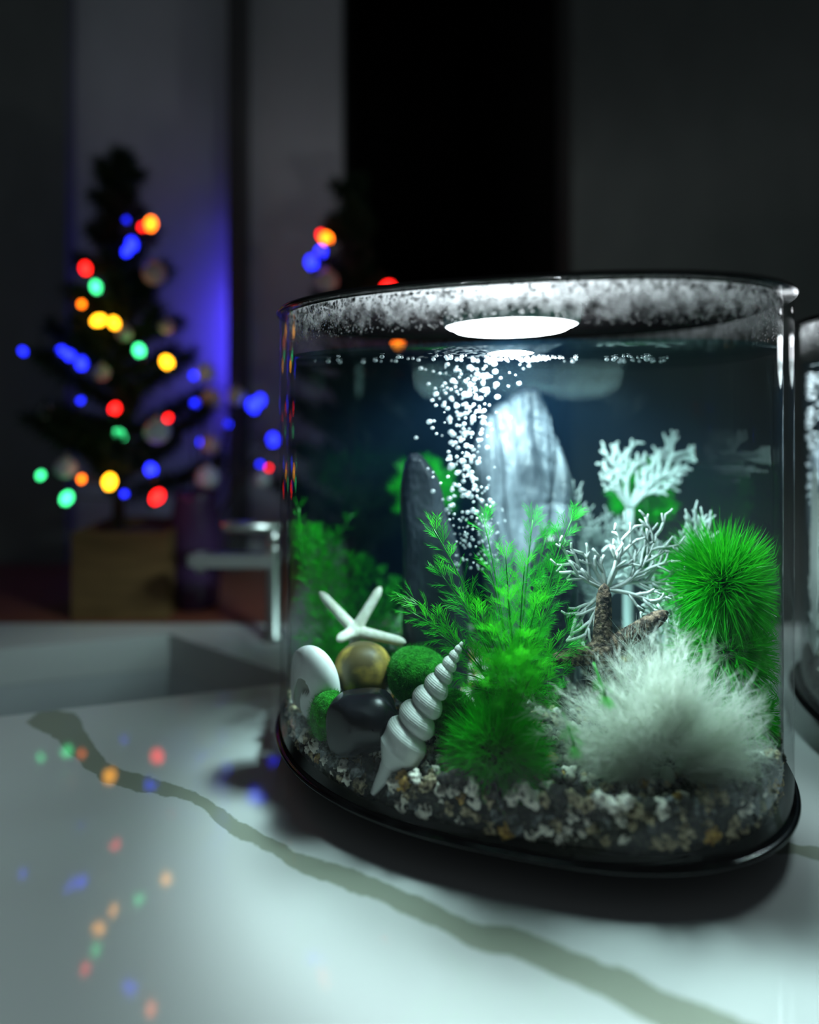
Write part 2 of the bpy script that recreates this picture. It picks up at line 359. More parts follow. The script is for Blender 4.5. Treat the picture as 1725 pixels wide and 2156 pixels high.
# ------------------------------------------------------------------ gravel
def lump(sub, sq, amp, seed, fr=1.6):
    V, Fc = ICO[sub]; V = V.copy()
    for i, v in enumerate(V):
        n_ = noise.noise((v[0]*fr+seed*7, v[1]*fr, v[2]*fr))+.5*noise.noise((v[0]*fr*2.3+seed*3, v[1]*fr*2.3, v[2]*fr*2.3))
        V[i] = v*(1+amp*n_)
    return V*np.array(sq), Fc
def speckle(name, dark, light, lo, hi, sc_=420):
    return add_noise(mat(name, rough=.75, spec=.3), dark, light, sc_, 3, lo, hi, bump=.8, bscale=520, bdist=.0012, coord='World')
GRAV = [speckle('speckled_cream_gravel', (.05,.045,.035), (.90,.87,.75), .36, .50),
        speckle('tan_gravel', (.05,.04,.02), (.62,.52,.33), .40, .62),
        speckle('grey_gravel', (.02,.022,.024), (.30,.32,.32), .44, .66),
        speckle('black_gravel', (.012,.012,.012), (.14,.13,.11), .50, .70),
        speckle('ochre_gravel', (.20,.10,.02), (.70,.45,.12), .40, .6)]
def seg_dist(p, a, b):
    p = Vector(p); d = b-a; t = max(0, min(1, (p-a).dot(d)/d.length_squared)); return (p-(a+d*t)).length
def gravel():
    b = MB(); seg, rr = 96, 26; V = [(TX,TY,gravel_z(TX,TY)-.004)]; Fc = []
    for i in range(1, rr+1):
        for k in range(seg):
            x, y = plan(2*PI*k/seg, -WALL_T-.0012, TANK, i/rr); V.append((x, y, gravel_z(x,y)-.004))
    for k in range(seg): x, y = plan(2*PI*k/seg, -WALL_T-.0012); V.append((x, y, Z_FLOOR+.0004))
    for k in range(seg): Fc.append((0, 1+k, 1+(k+1)%seg))
    for i in range(rr):
        for k in range(seg): j=(k+1)%seg; Fc.append((1+i*seg+k, 1+(i+1)*seg+k, 1+(i+1)*seg+j, 1+i*seg+j))
    b.add(V, Fc, 3)
    protos = [lump(1, (1,.8+.3*random.random(),.7+.3*random.random()), .55, k+20, 1.7) for k in range(10)]
    for i in range(2300):
        x, y = plan(random.random()*2*PI, -WALL_T-.004, TANK, math.sqrt(random.random()))
        Vp, Fp = random.choice(protos); q = Quaternion(Vector((random.gauss(0,1),random.gauss(0,1),random.gauss(0,1))).normalized(), random.random()*6).to_matrix()
        if seg_dist((x,y,gravel_z(x,y)), P(785,1672,.2655), P(850,1560,.272)) < .007: continue
        s = random.uniform(.0018,.0034); Vw = (Vp*s)@np.array(q).T+np.array([x,y,gravel_z(x,y)-.002+random.uniform(-.0012,.0015)])
        Vw = inside_np(Vw, .0006)
        b.add(Vw, Fp, random.choices([0,1,2,3,4],[4,3,2.5,3.5,.6])[0])
    o = b.build('gravel_bed', GRAV, None, True, (TX,TY,Z_FLOOR)); tag(o, 'mixed cream, tan and black gravel covering the floor of the front aquarium', 'gravel', None, 'stuff')
    # the stones pressed against the front wall, one by one
    pm = []
    for k in range(8):
        V, Fc = lump(3, (1,.75+.35*random.random(),.75+.35*random.random()), .62, k+3, 1.9)
        me = bpy.data.meshes.new('gravel_stone'); me.from_pydata(V.tolist(), [], Fc); me.polygons.foreach_set('use_smooth', [True]*len(Fc)); me.materials.append(GRAV[0]); pm.append(me)
    grid = {}; cnt = 0
    for tries in range(9000):
        if cnt >= 300: break
        a = random.uniform(PI*.92, PI*2.02); s = random.uniform(.0023, .0038)
        x, y = plan(a, -WALL_T-s*random.uniform(.75,1.2)-.0004)
        z = random.uniform(Z_FLOOR+.0022, gravel_z(x,y)+.0014)
        if seg_dist((x,y,z), P(785,1672,.2655), P(835,1590,.270)) < s+.0045 or seg_dist((x,y,z), P(785,1672,.252), P(835,1590,.262)) < s+.004: continue
        ok = True; key = (round(x/.008), round(y/.008), round(z/.008))
        for dx in (-1,0,1):
            for dy in (-1,0,1):
                for dz in (-1,0,1):
                    for (qx,qy,qz,qs) in grid.get((key[0]+dx,key[1]+dy,key[2]+dz), ()):
                        if (qx-x)**2+(qy-y)**2+(qz-z)**2 < (.80*(qs+s))**2: ok = False
        if not ok: continue
        grid.setdefault(key, []).append((x,y,z,s)); cnt += 1
        side = sm(.02, .16, x)                        # paler on the left, darker and browner on the right
        k = random.choices([0,1,2,3,4],[5.5-4.4*side,2.2+1.8*side,1.6,.8+3.4*side,.4+.4*side])[0]
        o = bpy.data.objects.new('gravel_stone', random.choice(pm)); COL.objects.link(o)
        o.location = (x,y,z); o.scale = (s*1.08,)*3; o.rotation_euler = (random.random()*6,random.random()*6,random.random()*6)
        o.material_slots[0].link = 'OBJECT'; o.material_slots[0].material = GRAV[k]
        nm = ['speckled cream','tan','grey','black','ochre'][k]
        pxx = PP_X+F_PX*x/y
        zone = 'below the moon shell' if pxx < 690 else 'below the black pebble' if pxx < 800 else 'below the spindle shell' if pxx < 930 else 'below the spiky moss ball' if pxx < 1200 else 'below the white anemone' if pxx < 1560 else 'at the right end'
        tag(o, f'small {nm} gravel stone against the front wall {zone}', 'gravel stone', f'{nm} gravel stones {zone}')
gravel()

# ------------------------------------------------------------------ slate rocks
def catmull(rows, t):
    n = len(rows)-1; i = min(int(t*n), n-1); u = t*n-i
    p = [np.array(rows[max(0,min(n,i+k))], float) for k in (-1,0,1,2)]
    return .5*((2*p[1])+(-p[0]+p[2])*u+(2*p[0]-5*p[1]+4*p[2]-p[3])*u*u+(-p[0]+3*p[1]-3*p[2]+p[3])*u**3)
def rock(name, rows, d0, thick, m, label, lean=0.0, amp=.002, seed=1, ridges=0.0, facet=None, NR=170, NS=150, base=None):
    V = []; zb = None
    zt = P(0, rows[0][0], d0).z; zbm = P(0, rows[-1][0], d0).z
    for i in range(NR+1):
        py, xl, xr = catmull(rows, i/NR); a = P(xl,py,d0); c = P(xr,py,d0)
        cx, hw, z = (a.x+c.x)/2, max(.0004,(c.x-a.x)/2), a.z
        k = (z-zbm)/(zt-zbm); yc = d0+lean*k; top = min(1, (i/NR)*9)**.5
        th = thick*top*(.75+.25*(1-k))
        for s in range(NS):
            t = 2*PI*s/NS; ct, st = math.cos(t), math.sin(t)
            e = .62; x = cx+hw*math.copysign(abs(ct)**e, ct); y = yc+th*math.copysign(abs(st)**(.85), st)
            nn = noise.noise((x*45+seed, y*45, z*28))*.7+.5*noise.noise((x*130+seed, y*130, z*60))+.22*noise.noise((x*420, y*420+seed, z*260))
            rg = 0
            if ridges:
                q1 = noise.noise((x*58+seed*3+z*5, 3.1, z*7)); q2 = noise.noise((x*120+seed, 8.1+z*4, z*11)); q3 = noise.noise((x*30+seed, 5.5, z*75+x*30))
                rg = ridges*(.9-1.5*math.exp(-(q1/.10)**2)-.55*math.exp(-(q2/.12)**2)-.45*math.exp(-(q3/.07)**2)*sm(-.1,.35,ct))+.0007*noise.noise((x*700, 1.0, z*40))
            out = Vector((ct*.5, st, 0))
            p = Vector((x,y,z))+out*(amp*nn+rg)
            if facet: p = facet(p, ct, st, k)
            V.append(inside(p, .002))
    Fc = []
    for i in range(NR):
        for s in range(NS): j=(s+1)%NS; Fc.append((i*NS+s,i*NS+j,(i+1)*NS+j,(i+1)*NS+s))
    Fc.append(tuple(range(NS))); Fc.append(tuple(NR*NS+s for s in range(NS))[::-1])
    o = mesh(name, V, Fc, m, None, True, None, (P((rows[-1][1]+rows[-1][2])/2,0,d0).x, d0, zbm))
    tag(o, label, 'rock', None); return o
M['slate_pale'] = add_noise(mat('pale_slate', rough=.42, spec=.5), (.045,.052,.064), (.185,.205,.24), 42, 6, .34, .62, bump=.8, bscale=170, stretch=(1,1,.3), bdist=.003)
M['slate_dark'] = add_noise(mat('dark_slate', rough=.40, spec=.5), (.010,.012,.016), (.035,.042,.055), 30, 6, .35, .7, bump=.5, bscale=90, stretch=(1,1,.35), bdist=.002)
rock('slate_rock', [(812,1131,1152),(822,1118,1157),(838,1096,1163),(862,1064,1176),(890,1040,1190),(935,1025,1203),(985,1015,1214),(1050,1012,1223),(1120,1016,1222),(1200,1028,1218),(1300,1038,1215),(1400,1040,1215),(1430,1040,1215)], .352, .016, M['slate_pale'],
     'tall pale grey slate rock with vertical grooves behind the bubble column', lean=.034, amp=.0022, seed=4, ridges=.0040)
def f1(p, ct, st, k):                                      # the right shoulder of the dark rock is cut to a slanting face
    if ct > .25 and k > .25: p = p+Vector((0, .006*(ct-.25)*k, 0))
    return p
rock('slate_rock', [(957,866,882),(966,860,894),(985,853,910),(1008,848,925),(1035,844,934),(1085,845,945),(1135,848,962),(1200,848,975),(1280,849,984),(1370,850,986),(1440,850,986),(1470,850,986)], .338, .011, M['slate_dark'],
     'dark pointed slate rock standing left of the pale one, green fern before it', lean=.006, amp=.0020, seed=9, facet=f1)
rock('slate_rock', [(1118,1150,1200),(1150,1135,1214),(1200,1120,1218),(1260,1120,1216),(1310,1110,1212),(1370,1110,1208),(1420,1110,1205)], .326, .012, M['slate_dark'],
     'low dark slate rock at the foot of the pale rock, beside white coral', lean=.004, amp=.0018, seed=15)

# ------------------------------------------------------------------ pebbles
def pebble(name, px, py, d, rx, rz, ry, m, label, cat='pebble', seed=0, amp=.10, sq=2.3, tilt=0, sub=4):
    V, Fc = ICO[sub]; c = P(px,py,d); V = V.copy()
    s = (np.abs(V)**sq).sum(1)**(-1/sq); V = V*s[:,None]
    for i, v in enumerate(V): V[i] = v*(1+amp*noise.noise((v[0]*.9+seed*5, v[1]*.9, v[2]*.9+seed)))
    V = V*np.array([S(rx,d), ry, S(rz,d)]); a = math.radians(tilt); R = np.array([[math.cos(a),0,math.sin(a)],[0,1,0],[-math.sin(a),0,math.cos(a)]])
    V = V@R.T+np.array(c); V = inside_np(V, .0008)
    o = mesh(name, V, Fc, m, None, True, None, (c.x,c.y,V[:,2].min())); tag(o, label, cat); return o, V, Fc
M['black_stone'] = add_noise(mat('polished_black_stone', rough=.24, spec=.35), (.006,.006,.009), (.011,.011,.015), 60)
M['moss'] = add_noise(mat('flocked_green_moss', rough=.95, spec=.1), (.005,.09,.006), (.02,.26,.015), 300, 4, bump=.8, bscale=900, bdist=.0015)
M['moss'].node_tree.nodes['Principled BSDF'].inputs['Sheen Weight'].default_value = .6
M['moss'].node_tree.nodes['Principled BSDF'].inputs['Sheen Tint'].default_value = (.2,.9,.2,1)
M['brown_stone'] = add_noise(mat('ochre_brown_stone', rough=.55), (.09,.065,.02), (.62,.43,.08), 55, 5, .40, .66, bump=.15, bscale=200)
def moss_fuzz(o, V, Fc, n, ln):
    idx = rng.integers(0, len(V), n); c = V.mean(0); D = unit(V[idx]-c+rng.normal(size=(n,3))*.003)
    B, F2 = blades(V[idx]+rng.normal(size=(n,3))*.0004, D, np.full(n, ln)*rng.uniform(.5,1.2,n), np.full(n,.00022), rng.normal(size=(n,3))*ln*.3, 2, lambda q: inside_np(q, .0004))
    f = mesh('fuzz', B, F2, M['moss_fuzz'], o, False); f['kind'] = 'stuff'
M['moss_fuzz'] = leafy('green_moss_fibre', (.015,.30,.012), .35, .7)
pebble('pebble', 765, 1521, .2835, 75, 64, .014, M['black_stone'], 'polished black pebble on the gravel left of the long white shell', seed=3, amp=.22, sq=2.5, tilt=-12)
o, V, Fc = pebble('moss_stone', 692, 1507, .2955, 40, 54, .0095, M['moss'], 'small green moss covered stone between the moon shell and black pebble', 'stone', 5, .08, 2.1, 10); moss_fuzz(o, V, Fc, 2600, .0016)
pebble('pebble', 765, 1409, .3150, 61, 54, .0135, M['brown_stone'], 'ochre brown pebble under the white starfish', seed=8, amp=.12, sq=2.2)
o, V, Fc = pebble('moss_stone', 880, 1420, .3060, 64, 56, .0125, M['moss'], 'larger green moss covered stone at the foot of the dark rock', 'stone', 11, .10, 2.3); moss_fuzz(o, V, Fc, 3000, .0012)
o, V, Fc = pebble('moss_stone', 950, 1500, .2860, 48, 46, .011, M['moss'], 'green moss covered stone between the long shell and the moss ball', 'stone', 17, .10, 2.2); moss_fuzz(o, V, Fc, 2200, .0012)
pebble('pebble', 1045, 1462, .3020, 42, 36, .010, M['black_stone'], 'dull black pebble half hidden behind the spiky moss ball', seed=21, amp=.25, sq=2.4)

# ------------------------------------------------------------------ moon shell: pale disc with a curled opening
def moon_shell():
    V, Fc = ICO[5]; V = V.copy(); d = .3065; c = np.array(P(660,1441,d)); rx, rz, ry = S(62,d), S(92,d), .0085
    curve = [(.02,.14),(-.10,.20),(-.23,.17),(-.34,.04),(-.42,-.15),(-.45,-.38),(-.44,-.60),(-.38,-.80),(-.30,-.95)]
    pts = []
    for i in range(len(curve)-1):
        for t in np.linspace(0,1,14): pts.append(((1-t)*curve[i][0]+t*curve[i+1][0], (1-t)*curve[i][1]+t*curve[i+1][1]))
    pts = np.array(pts); wd = np.interp(np.linspace(0,1,len(pts)), [0,.2,.5,1], [.13,.17,.19,.22])
    mi_v = np.zeros(len(V))
    for i, v in enumerate(V):
        u = v[0]; w_ = v[2]
        if v[1] < .3:
            dd = np.hypot(pts[:,0]-u, pts[:,1]-w_)/wd; q = dd.min()
            if q < 1.25: k = 1-sm(.75,1.25,q); V[i] = v+np.array([0,.22*k*abs(v[1])+.10*k,0]); mi_v[i] = k
        if u > -.3 and v[1] < 0: V[i][1] *= 1.06
    V = V*np.array([rx,ry,rz]); a = math.radians(8); R = np.array([[math.cos(a),0,math.sin(a)],[0,1,0],[-math.sin(a),0,math.cos(a)]])
    t = math.radians(14); R2 = np.array([[1,0,0],[0,math.cos(t),-math.sin(t)],[0,math.sin(t),math.cos(t)]])
    z_ = math.radians(-26); R3 = np.array([[math.cos(z_),-math.sin(z_),0],[math.sin(z_),math.cos(z_),0],[0,0,1]])
    V = inside_np(V@R.T@R2.T@R3.T+c, .0006)
    mi = [1 if sum(mi_v[i] for i in f)/3 > .5 else 0 for f in Fc]
    body = [f for f, k in zip(Fc, mi) if not k]; ap = [f for f, k in zip(Fc, mi) if k]
    root = thing('moon_shell', (c[0],c[1],V[:,2].min()), 'white round moon shell with a curled grey opening against the left wall', 'shell')
    for nm, fs, m in (('shell_body', body, M['shell']), ('shell_opening', ap, M['shell_in'])):
        used = sorted({i for f in fs for i in f}); mp = {k:i for i,k in enumerate(used)}
        o = mesh(nm, V[used], [tuple(mp[i] for i in f) for f in fs], m, root)
    tag(o, 'grey curled opening')
M['shell'] = add_noise(mat('white_shell', rough=.35, spec=.4), (.70,.72,.70), (.80,.82,.80), 120, **{})
M['shell_in'] = mat('shadow_grey_shell_inside', (.26,.27,.23), .5)  # shadowed grey painted into the recessed opening
moon_shell()

# ------------------------------------------------------------------ long spindle shell
def spindle():
    A = P(974,1352,.2765); B = P(785,1672,.2655); ax = (B-A).normalized(); Ln = (B-A).length
    e1 = ax.cross(Vector((0,1,0))).normalized(); e2 = ax.cross(e1)
    k0 = Ln/392.0                                                # metres per frame pixel along the axis
    env = [(0,3),(14,8),(48,16),(100,27),(150,38),(200,47),(245,54),(280,52),(303,36),(320,23),(340,17),(362,13),(380,9),(392,6)]
    ex, ey = zip(*env); sut = [0,13,30,50,74,104,142,188,236]     # sutures between the whorls
    NU, NV = 420, 64; V = []; Fc = []
    for i in range(NU+1):
        for j in range(NV):
            ph = 2*PI*j/NV; s = 392*i/NU; fr = (((ph+PI/2)/(2*PI)) % 1)*.42
            # helical whorl coordinate
            T = np.interp(s, sut+[330], list(range(len(sut)))+[len(sut)+.6]) + fr
            u = T-math.floor(T); r = np.interp(s, ex, ey)
            fade = 1-sm(236, 285, s); bulge = (abs(math.sin(PI*u))**.55)
            r = r*(1-.34*fade*(1-bulge))
            if s > 225: sh = sm(225,262,s)*(1-sm(285,330,s)); r *= 1+.05*sh*math.cos(ph-1.0)
            rib = math.sin(s*1.35)*.34*min(1,s/90)*(1-sm(250,330,s)*.6); axr = math.sin(ph*13+T*1.5)*.7*(s>30)*(1-sm(240,300,s))*bulge
            r = (r+rib+axr*np.interp(s,[0,100,250],[.3,.8,1.2]))*k0
            bend = 10*sm(290,392,s)*k0
            V.append(A+ax*(s*k0)+e1*(math.cos(ph)*r+bend*0)+e2*(math.sin(ph)*r))
    for i in range(NU):
        for j in range(NV): q=(j+1)%NV; Fc.append((i*NV+j,i*NV+q,(i+1)*NV+q,(i+1)*NV+j))
    Fc.append(tuple(range(NV))[::-1]); Fc.append(tuple(NU*NV+j for j in range(NV)))
    V = np.array([tuple(v) for v in V]); V = inside_np(V, .0006)
    o = mesh('spindle_shell', V, Fc, M['spindle'], None, True, None, (B.x,B.y,B.z)); tag(o, 'long white spiral spindle shell leaning on the front wall, tip up', 'shell')
M['spindle'] = add_noise(mat('chalky_white_shell', rough=.5, spec=.35), (.60,.64,.60), (.74,.77,.73), 90)
spindle()

# ------------------------------------------------------------------ starfish
def starfish(name, c, tips, r0, r1, m, label, flat=.6, bump=0, facing=Vector((0,-1,.35))):
    mb_v = []; mb_f = []; b = MB(); fn = facing.normalized()
    for t in tips:
        path = [c+(t-c)*(i/9) for i in range(10)]
        V0 = len(b.v); rad = [r0+(r1-r0)*(i/9)**.8 for i in range(10)]; rad[-1] *= .7
        path.append(t+(t-c).normalized()*r1*.6); rad.append(r1*.15)
        b.tube(path, rad, 14)
    V, Fc = ICO[3]; b.add(V*r0*1.35+np.array(c), Fc)
    V = np.array(b.v); dd = (V-np.array(c))@np.array(fn); V = V-np.outer(dd*(1-flat), np.array(fn)); V = inside_np(V, .001)
    low = V[:,2].min(); o = mesh(name, V, b.f, m, None, True, None, (c.x,c.y,low)); tag(o, label, 'starfish')
    rm = o.modifiers.new('merge', 'REMESH'); rm.mode = 'VOXEL'; rm.voxel_size = .00045; rm.use_smooth_shade = True
    so = o.modifiers.new('soft', 'SMOOTH'); so.factor = .5; so.iterations = 6
    if bump:
        tx = bpy.data.textures.new('wart', 'VORONOI'); tx.noise_scale = .0012
        dm = o.modifiers.new('warts', 'DISPLACE'); dm.texture = tx; dm.strength = -bump; dm.mid_level = .5; dm.texture_coords = 'LOCAL'
    return o
M['star_white'] = add_noise(mat('bleached_starfish', rough=.7, spec=.2), (.62,.60,.50), (.80,.78,.70), 250, 4, bump=.4, bscale=900, bdist=.001)
M['star_brown'] = add_noise(mat('brown_starfish', rough=.75, spec=.3), (.035,.024,.017), (.24,.16,.11), 420, 4, .44, .62, bump=.8, bscale=900, bdist=.001)
starfish('starfish', P(748,1328,.3340), [P(800,1240,.338), P(676,1250,.340), P(712,1346,.3230), P(850,1352,.3250), P(745,1440,.3420)], .0036, .0026, M['star_white'], 'bleached white starfish leaning on the ochre brown pebble', .85)
starfish('starfish', P(1268,1376,.2860), [P(1275,1236,.290), P(1406,1292,.2780), P(1160,1390,.2830), P(1235,1500,.284), P(1335,1490,.284)], .0056, .0034, M['star_brown'], 'brown warty starfish standing behind the white feathery anemone', .8, .0005)

# ------------------------------------------------------------------ plants: feathery fern
M['fern'] = leafy('bright_green_plastic_leaf', (.022,.52,.022), .45, .4, (.06,.70,.02))
M['fern_stem'] = mat('green_plastic_stem', (.020,.26,.022), .4)
M['moss_blade'] = leafy('deep_green_fibre', (.006,.48,.010), .45, .5, (.01,.62,.01))
M['grass'] = leafy('vivid_green_grass_blade', (.020,.50,.018), .45, .35, (.05,.66,.015))
def leaf_shape(nn=9):                                   # a fan of needles along a short rib, unit length along +X
    V = []; Fc = []
    def needle(p, d, L, w_, z):
        s = Vector((-d.y,d.x,0)); i = len(V); m_ = p+d*L*.5+Vector((0,0,z*.5)); e = p+d*L+Vector((0,0,z))
        V.extend([tuple(p), tuple(m_+s*w_), tuple(e), tuple(m_-s*w_)]); Fc.append((i,i+1,i+2,i+3))
    needle(Vector((0,0,0)), Vector((1,0,0)), 1, .022, .08)
    for k in range(nn):
        t = .12+.72*k/nn
        for s in (-1,1):
            a = s*math.radians(random.uniform(20,50)); L = (.62-.28*t)*random.uniform(.8,1.15)
            needle(Vector((t,0,.08*t*t)), Vector((math.cos(a),math.sin(a),0)), L, .0105, random.uniform(-.04,.12))
    return V, Fc
LEAF = leaf_shape(); LEAF_ME = bpy.data.meshes.new('leaf'); LEAF_ME.from_pydata([tuple(v) for v in LEAF[0]], [], LEAF[1]); LEAF_ME.materials.append(M['fern'])
LEAF_NP = np.array(LEAF[0])
def frame(d, roll):
    d = d.normalized(); a = d.cross(Vector((0,0,1)));
    if a.length < 1e-3: a = Vector((1,0,0))
    a.normalize(); n_ = a.cross(d); c, s = math.cos(roll), math.sin(roll)
    y = a*c+n_*s; z = d.cross(y)
    return Matrix((d,y,z)).transposed()
def frond_leaves(path, size, spread, skip=0.12, step=.0048, end=True):
    """(point, direction, roll, size) of the leaves of one frond"""
    out = []; L = [0]
    for a, b in zip(path, path[1:]): L.append(L[-1]+(b-a).length)
    tot = L[-1]; s = skip*tot; k = 0
    while s < tot:
        i = max(j for j in range(len(L)) if L[j] <= s+1e-9); i = min(i, len(path)-2); u = (s-L[i])/max(1e-9,L[i+1]-L[i])
        p = path[i].lerp(path[i+1], u); d = (path[i+1]-path[i]).normalized()
        side = d.cross(Vector((0,-1,.2))).normalized()*(1 if k%2 else -1); dd = (d+side*spread*random.uniform(.7,1.2)+Vector((random.gauss(0,.12),random.gauss(0,.16),random.gauss(0,.12)))).normalized()
        out.append((p, dd, random.gauss(0,.35), size*random.uniform(.8,1.15)*(1-.25*s/tot))); s += step*random.uniform(.8,1.2); k += 1
    if end:
        d = (path[-1]-path[-2]).normalized()
        for q in (-.25,.2): out.append((path[-1]-d*size*.2, (d+d.cross(Vector((0,-1,0)))*q).normalized(), 0, size*.8))
    return out
def fern_plant():
    base = P(1085,1500,.292); base.z = gravel_z(base.x,base.y)
    root = thing('fern_plant', base, 'feathery bright green fern in the middle before the slate rocks', 'plant')
    tips = [(912,1112,.290,.9),(1020,1100,.300,.8),(1122,1095,.302,.7),(1205,1092,.298,.9),(858,1252,.282,1.0),(930,1210,.290,1.0),(865,1288,.276,1.0),(925,1335,.278,1.0),
            (1165,1205,.296,.8),(1150,1130,.306,.7),(1030,1190,.290,.8),(1065,1170,.285,.8),(975,1265,.284,.9),(1195,1330,.284,.9),(1190,1360,.278,.9),(1175,1240,.288,.8),(1105,1190,.284,.8),(1010,1290,.276,.8),
            (1130,1270,.272,.8),(1070,1260,.268,.8),(1000,1450,.276,.8),(975,1420,.279,.8),(1045,1330,.264,.8),(1110,1340,.262,.8),(1160,1430,.264,.8),(1085,1400,.258,.8),(1040,1400,.262,.8),(1125,1420,.260,.8)]
    nl = 0; rest = []
    for i, (px,py,d,sp) in enumerate(tips):
        t = inside(P(px,py,d), .004); m_ = (base+t)*.5+Vector((random.gauss(0,.003),random.gauss(0,.002),.006+random.random()*.006)); m_.x = base.x*.62+t.x*.38
        path = bez(base, m_, t, 12)
        b = MB(); b.tube(path, [.00055-.0003*k/11 for k in range(12)], 5); st = b.build('frond', M['fern_stem'], root)
        long_ = (t-base).length
        for (p, dd, ro, sz) in frond_leaves(path, .0148, .58, .26 if long_>.05 else .12, .0036 if long_>.05 else .0034):
            if nl >= 298: rest.append((p, dd, ro, sz)); continue
            nl += 1
            o = bpy.data.objects.new('leaf', LEAF_ME); COL.objects.link(o); o.parent = st
            R = frame(dd, ro)*sz; o.matrix_local = Matrix.Translation(p-base)@R.to_4x4()
    for i in range(190):                                    # the dense clump of young leaves at the foot of the plant
        p = inside(P(random.gauss(1085,38), random.gauss(1425,42), random.uniform(.252,.290)), .004); rest.append((p, Vector((random.gauss(0,.6),random.gauss(-.2,.5),random.gauss(.7,.5))).normalized(), random.random()*6, .0105))
    leaf_mass('foliage', root, rest, M['fern'])

def leaf_mass(name, root, specs, m, kind='stuff'):
    Vs = []; Fs = []; k = 0
    for (p, dd, ro, sz) in specs:
        R = np.array(frame(dd, ro))*sz; V = LEAF_NP@R.T+np.array(p); Vs.append(V); Fs += [tuple(i+k for i in f) for f in LEAF[1]]; k += len(V)
    V = inside_np(np.concatenate(Vs), .0015); V[:,2] = np.maximum(V[:,2], Z_FLOOR+.004+.003*np.abs(np.sin(V[:,0]*900)))
    o = mesh(name, V, Fs, m, root, False)
    if kind: o['kind'] = kind
    return o
fern_plant()
M['fern_far'] = leafy('mid_green_plastic_leaf', (.020,.60,.022), .45, .45, (.05,.80,.02))
def left_bush():
    c = P(655,1330,.375); c = inside(c, .03); base = Vector((c.x+.01,c.y,gravel_z(c.x,c.y)))
    root = thing('moss_bush', base, 'dense green mossy bush filling the left side behind the shells', 'plant')
    specs = []
    tips = []
    for i in range(95):
        px = random.uniform(560,852); lim = 1120+max(0,(px-690))*.72 if px > 690 else 1110
        if px > 840: lim = 1270
        py = random.uniform(lim, 1440) if i > 40 else lim+random.uniform(0,35); d = random.uniform(.345,.415)
        q = inside(P(px,py,d), .004); q.z = max(q.z, gravel_z(q.x,q.y)+.006); tips.append(q)
    for t in tips:
        st = Vector((base.x+random.gauss(0,.012)+(t.x-base.x)*.45, base.y+random.gauss(0,.010), base.z)); path = bez(st, (st+t)*.5+Vector((0,0,.012)), t, 8)
        specs += frond_leaves(path, .0105, .7, .05, .0042)
    leaf_mass('foliage', root, specs, M['fern_far'])
    for (px,py,d,bx) in ((615,1068,.352,640),(742,1082,.385,690),(640,1120,.36,640)):
        t = inside(P(px,py,d), .004); st = inside(P(bx,1200,d), .006); path = bez(st, (st+t)*.5+Vector((-.002,0,.004)), t, 8)
        b = MB(); b.tube(path, .0006, 5); f = b.build('frond', M['fern_stem'], root)
        o = leaf_mass('leaves', f, frond_leaves(path, .011, .6, .1, .0045), M['fern_far'])
left_bush()
def back_bush(px, py, d, r, label):
    c = inside(P(px,py,d), r*.5); base = Vector((c.x,c.y,gravel_z(c.x,c.y))); root = thing('moss_bush', base, label, 'plant')
    specs = []
    for i in range(230):
        D = Vector(sphere_dirs(1)[0]); p = c+D*r*random.uniform(.3,.75); specs.append((p, D, random.random()*6, r*.5))
    leaf_mass('foliage', root, specs, M['fern_far']); b = MB(); b.tube(bez(base, (base+c)*.5+Vector((.003,0,0)), c, 6), .0012, 6); b.build('stem', M['fern_stem'], root)
back_bush(893, 1030, .43, .024, 'round green bush at the back, seen between the two slate rocks')
back_bush(1450, 1030, .42, .022, 'green bush in place of a blurred plant reflection high at the back right behind the white coral')  # bush built where the back wall reflects the plants

# ------------------------------------------------------------------ spiky moss balls and grass balls
def blade_ball(name, c, r_in, r_out, n, width, m, label, lower=-.6, droop=0.0, spread=.25, seg=3, cat='plant', stem=True, core=None, squash=1.0):
    D = sphere_dirs(n*2); D = D[D[:,2] > lower][:n]; n = len(D)
    B = np.array(c)+D*r_in*np.array([1,1,squash]); J = unit(D+rng.normal(size=D.shape)*spread)
    L = (r_out-r_in)*rng.uniform(.72,1.1,n); bend = rng.normal(size=D.shape)*(r_out*.06); bend[:,2] -= droop*L
    V, Fc = blades(B, J, L, np.full(n,width)*rng.uniform(.7,1.2,n), bend, seg, lambda q: inside_np(q, .0008))
    V[:,2] = np.maximum(V[:,2], Z_FLOOR+.0012)
    root = thing(name, (c[0],c[1],gravel_z(c[0],c[1])), label, cat)
    o = mesh('blades', V, Fc, m, root, False); o['kind'] = 'stuff'
    Vi, Fi = ICO[3]; mesh('core', inside_np(Vi*np.array([r_in,r_in,r_in*squash])*1.02+np.array(c), .001), Fi, core or m, root)
    if stem and c[2]-r_in > gravel_z(c[0],c[1]):
        b = MB(); b.tube([(c[0],c[1],gravel_z(c[0],c[1])-.002),(c[0],c[1],c[2])], .0016, 8); b.build('stem', M['fern_stem'], root)
    return root
M['ball_core'] = mat('dark_green_core', (.004,.10,.006), .8)
blade_ball('moss_ball', P(1045,1588,.2655), .0130, .0290, 4200, .0008, M['moss_blade'], 'round spiky green moss ball in front, beside the white anemone', -.8, .05, .30, 3, core=M['ball_core'])
blade_ball('grass_ball', inside(P(1565,1235,.295), .024), .010, .0360, 2600, .00075, M['grass'], 'upper green ball of long grass blades at the right wall', -1, .02, .28, 3, core=M['ball_core'])
blade_ball('grass_ball', inside(P(1625,1385,.290), .022), .009, .0330, 2200, .00075, M['grass'], 'lower green ball of long grass blades right behind the white anemone', -1, .05, .28, 3, core=M['ball_core'])
blade_ball('grass_ball', inside(P(1650,1520,.278), .016), .006, .022, 1100, .0008, M['grass'], 'small tuft of green grass at the right wall beside the anemone', -.8, .05, .3, 3, core=M['ball_core'])

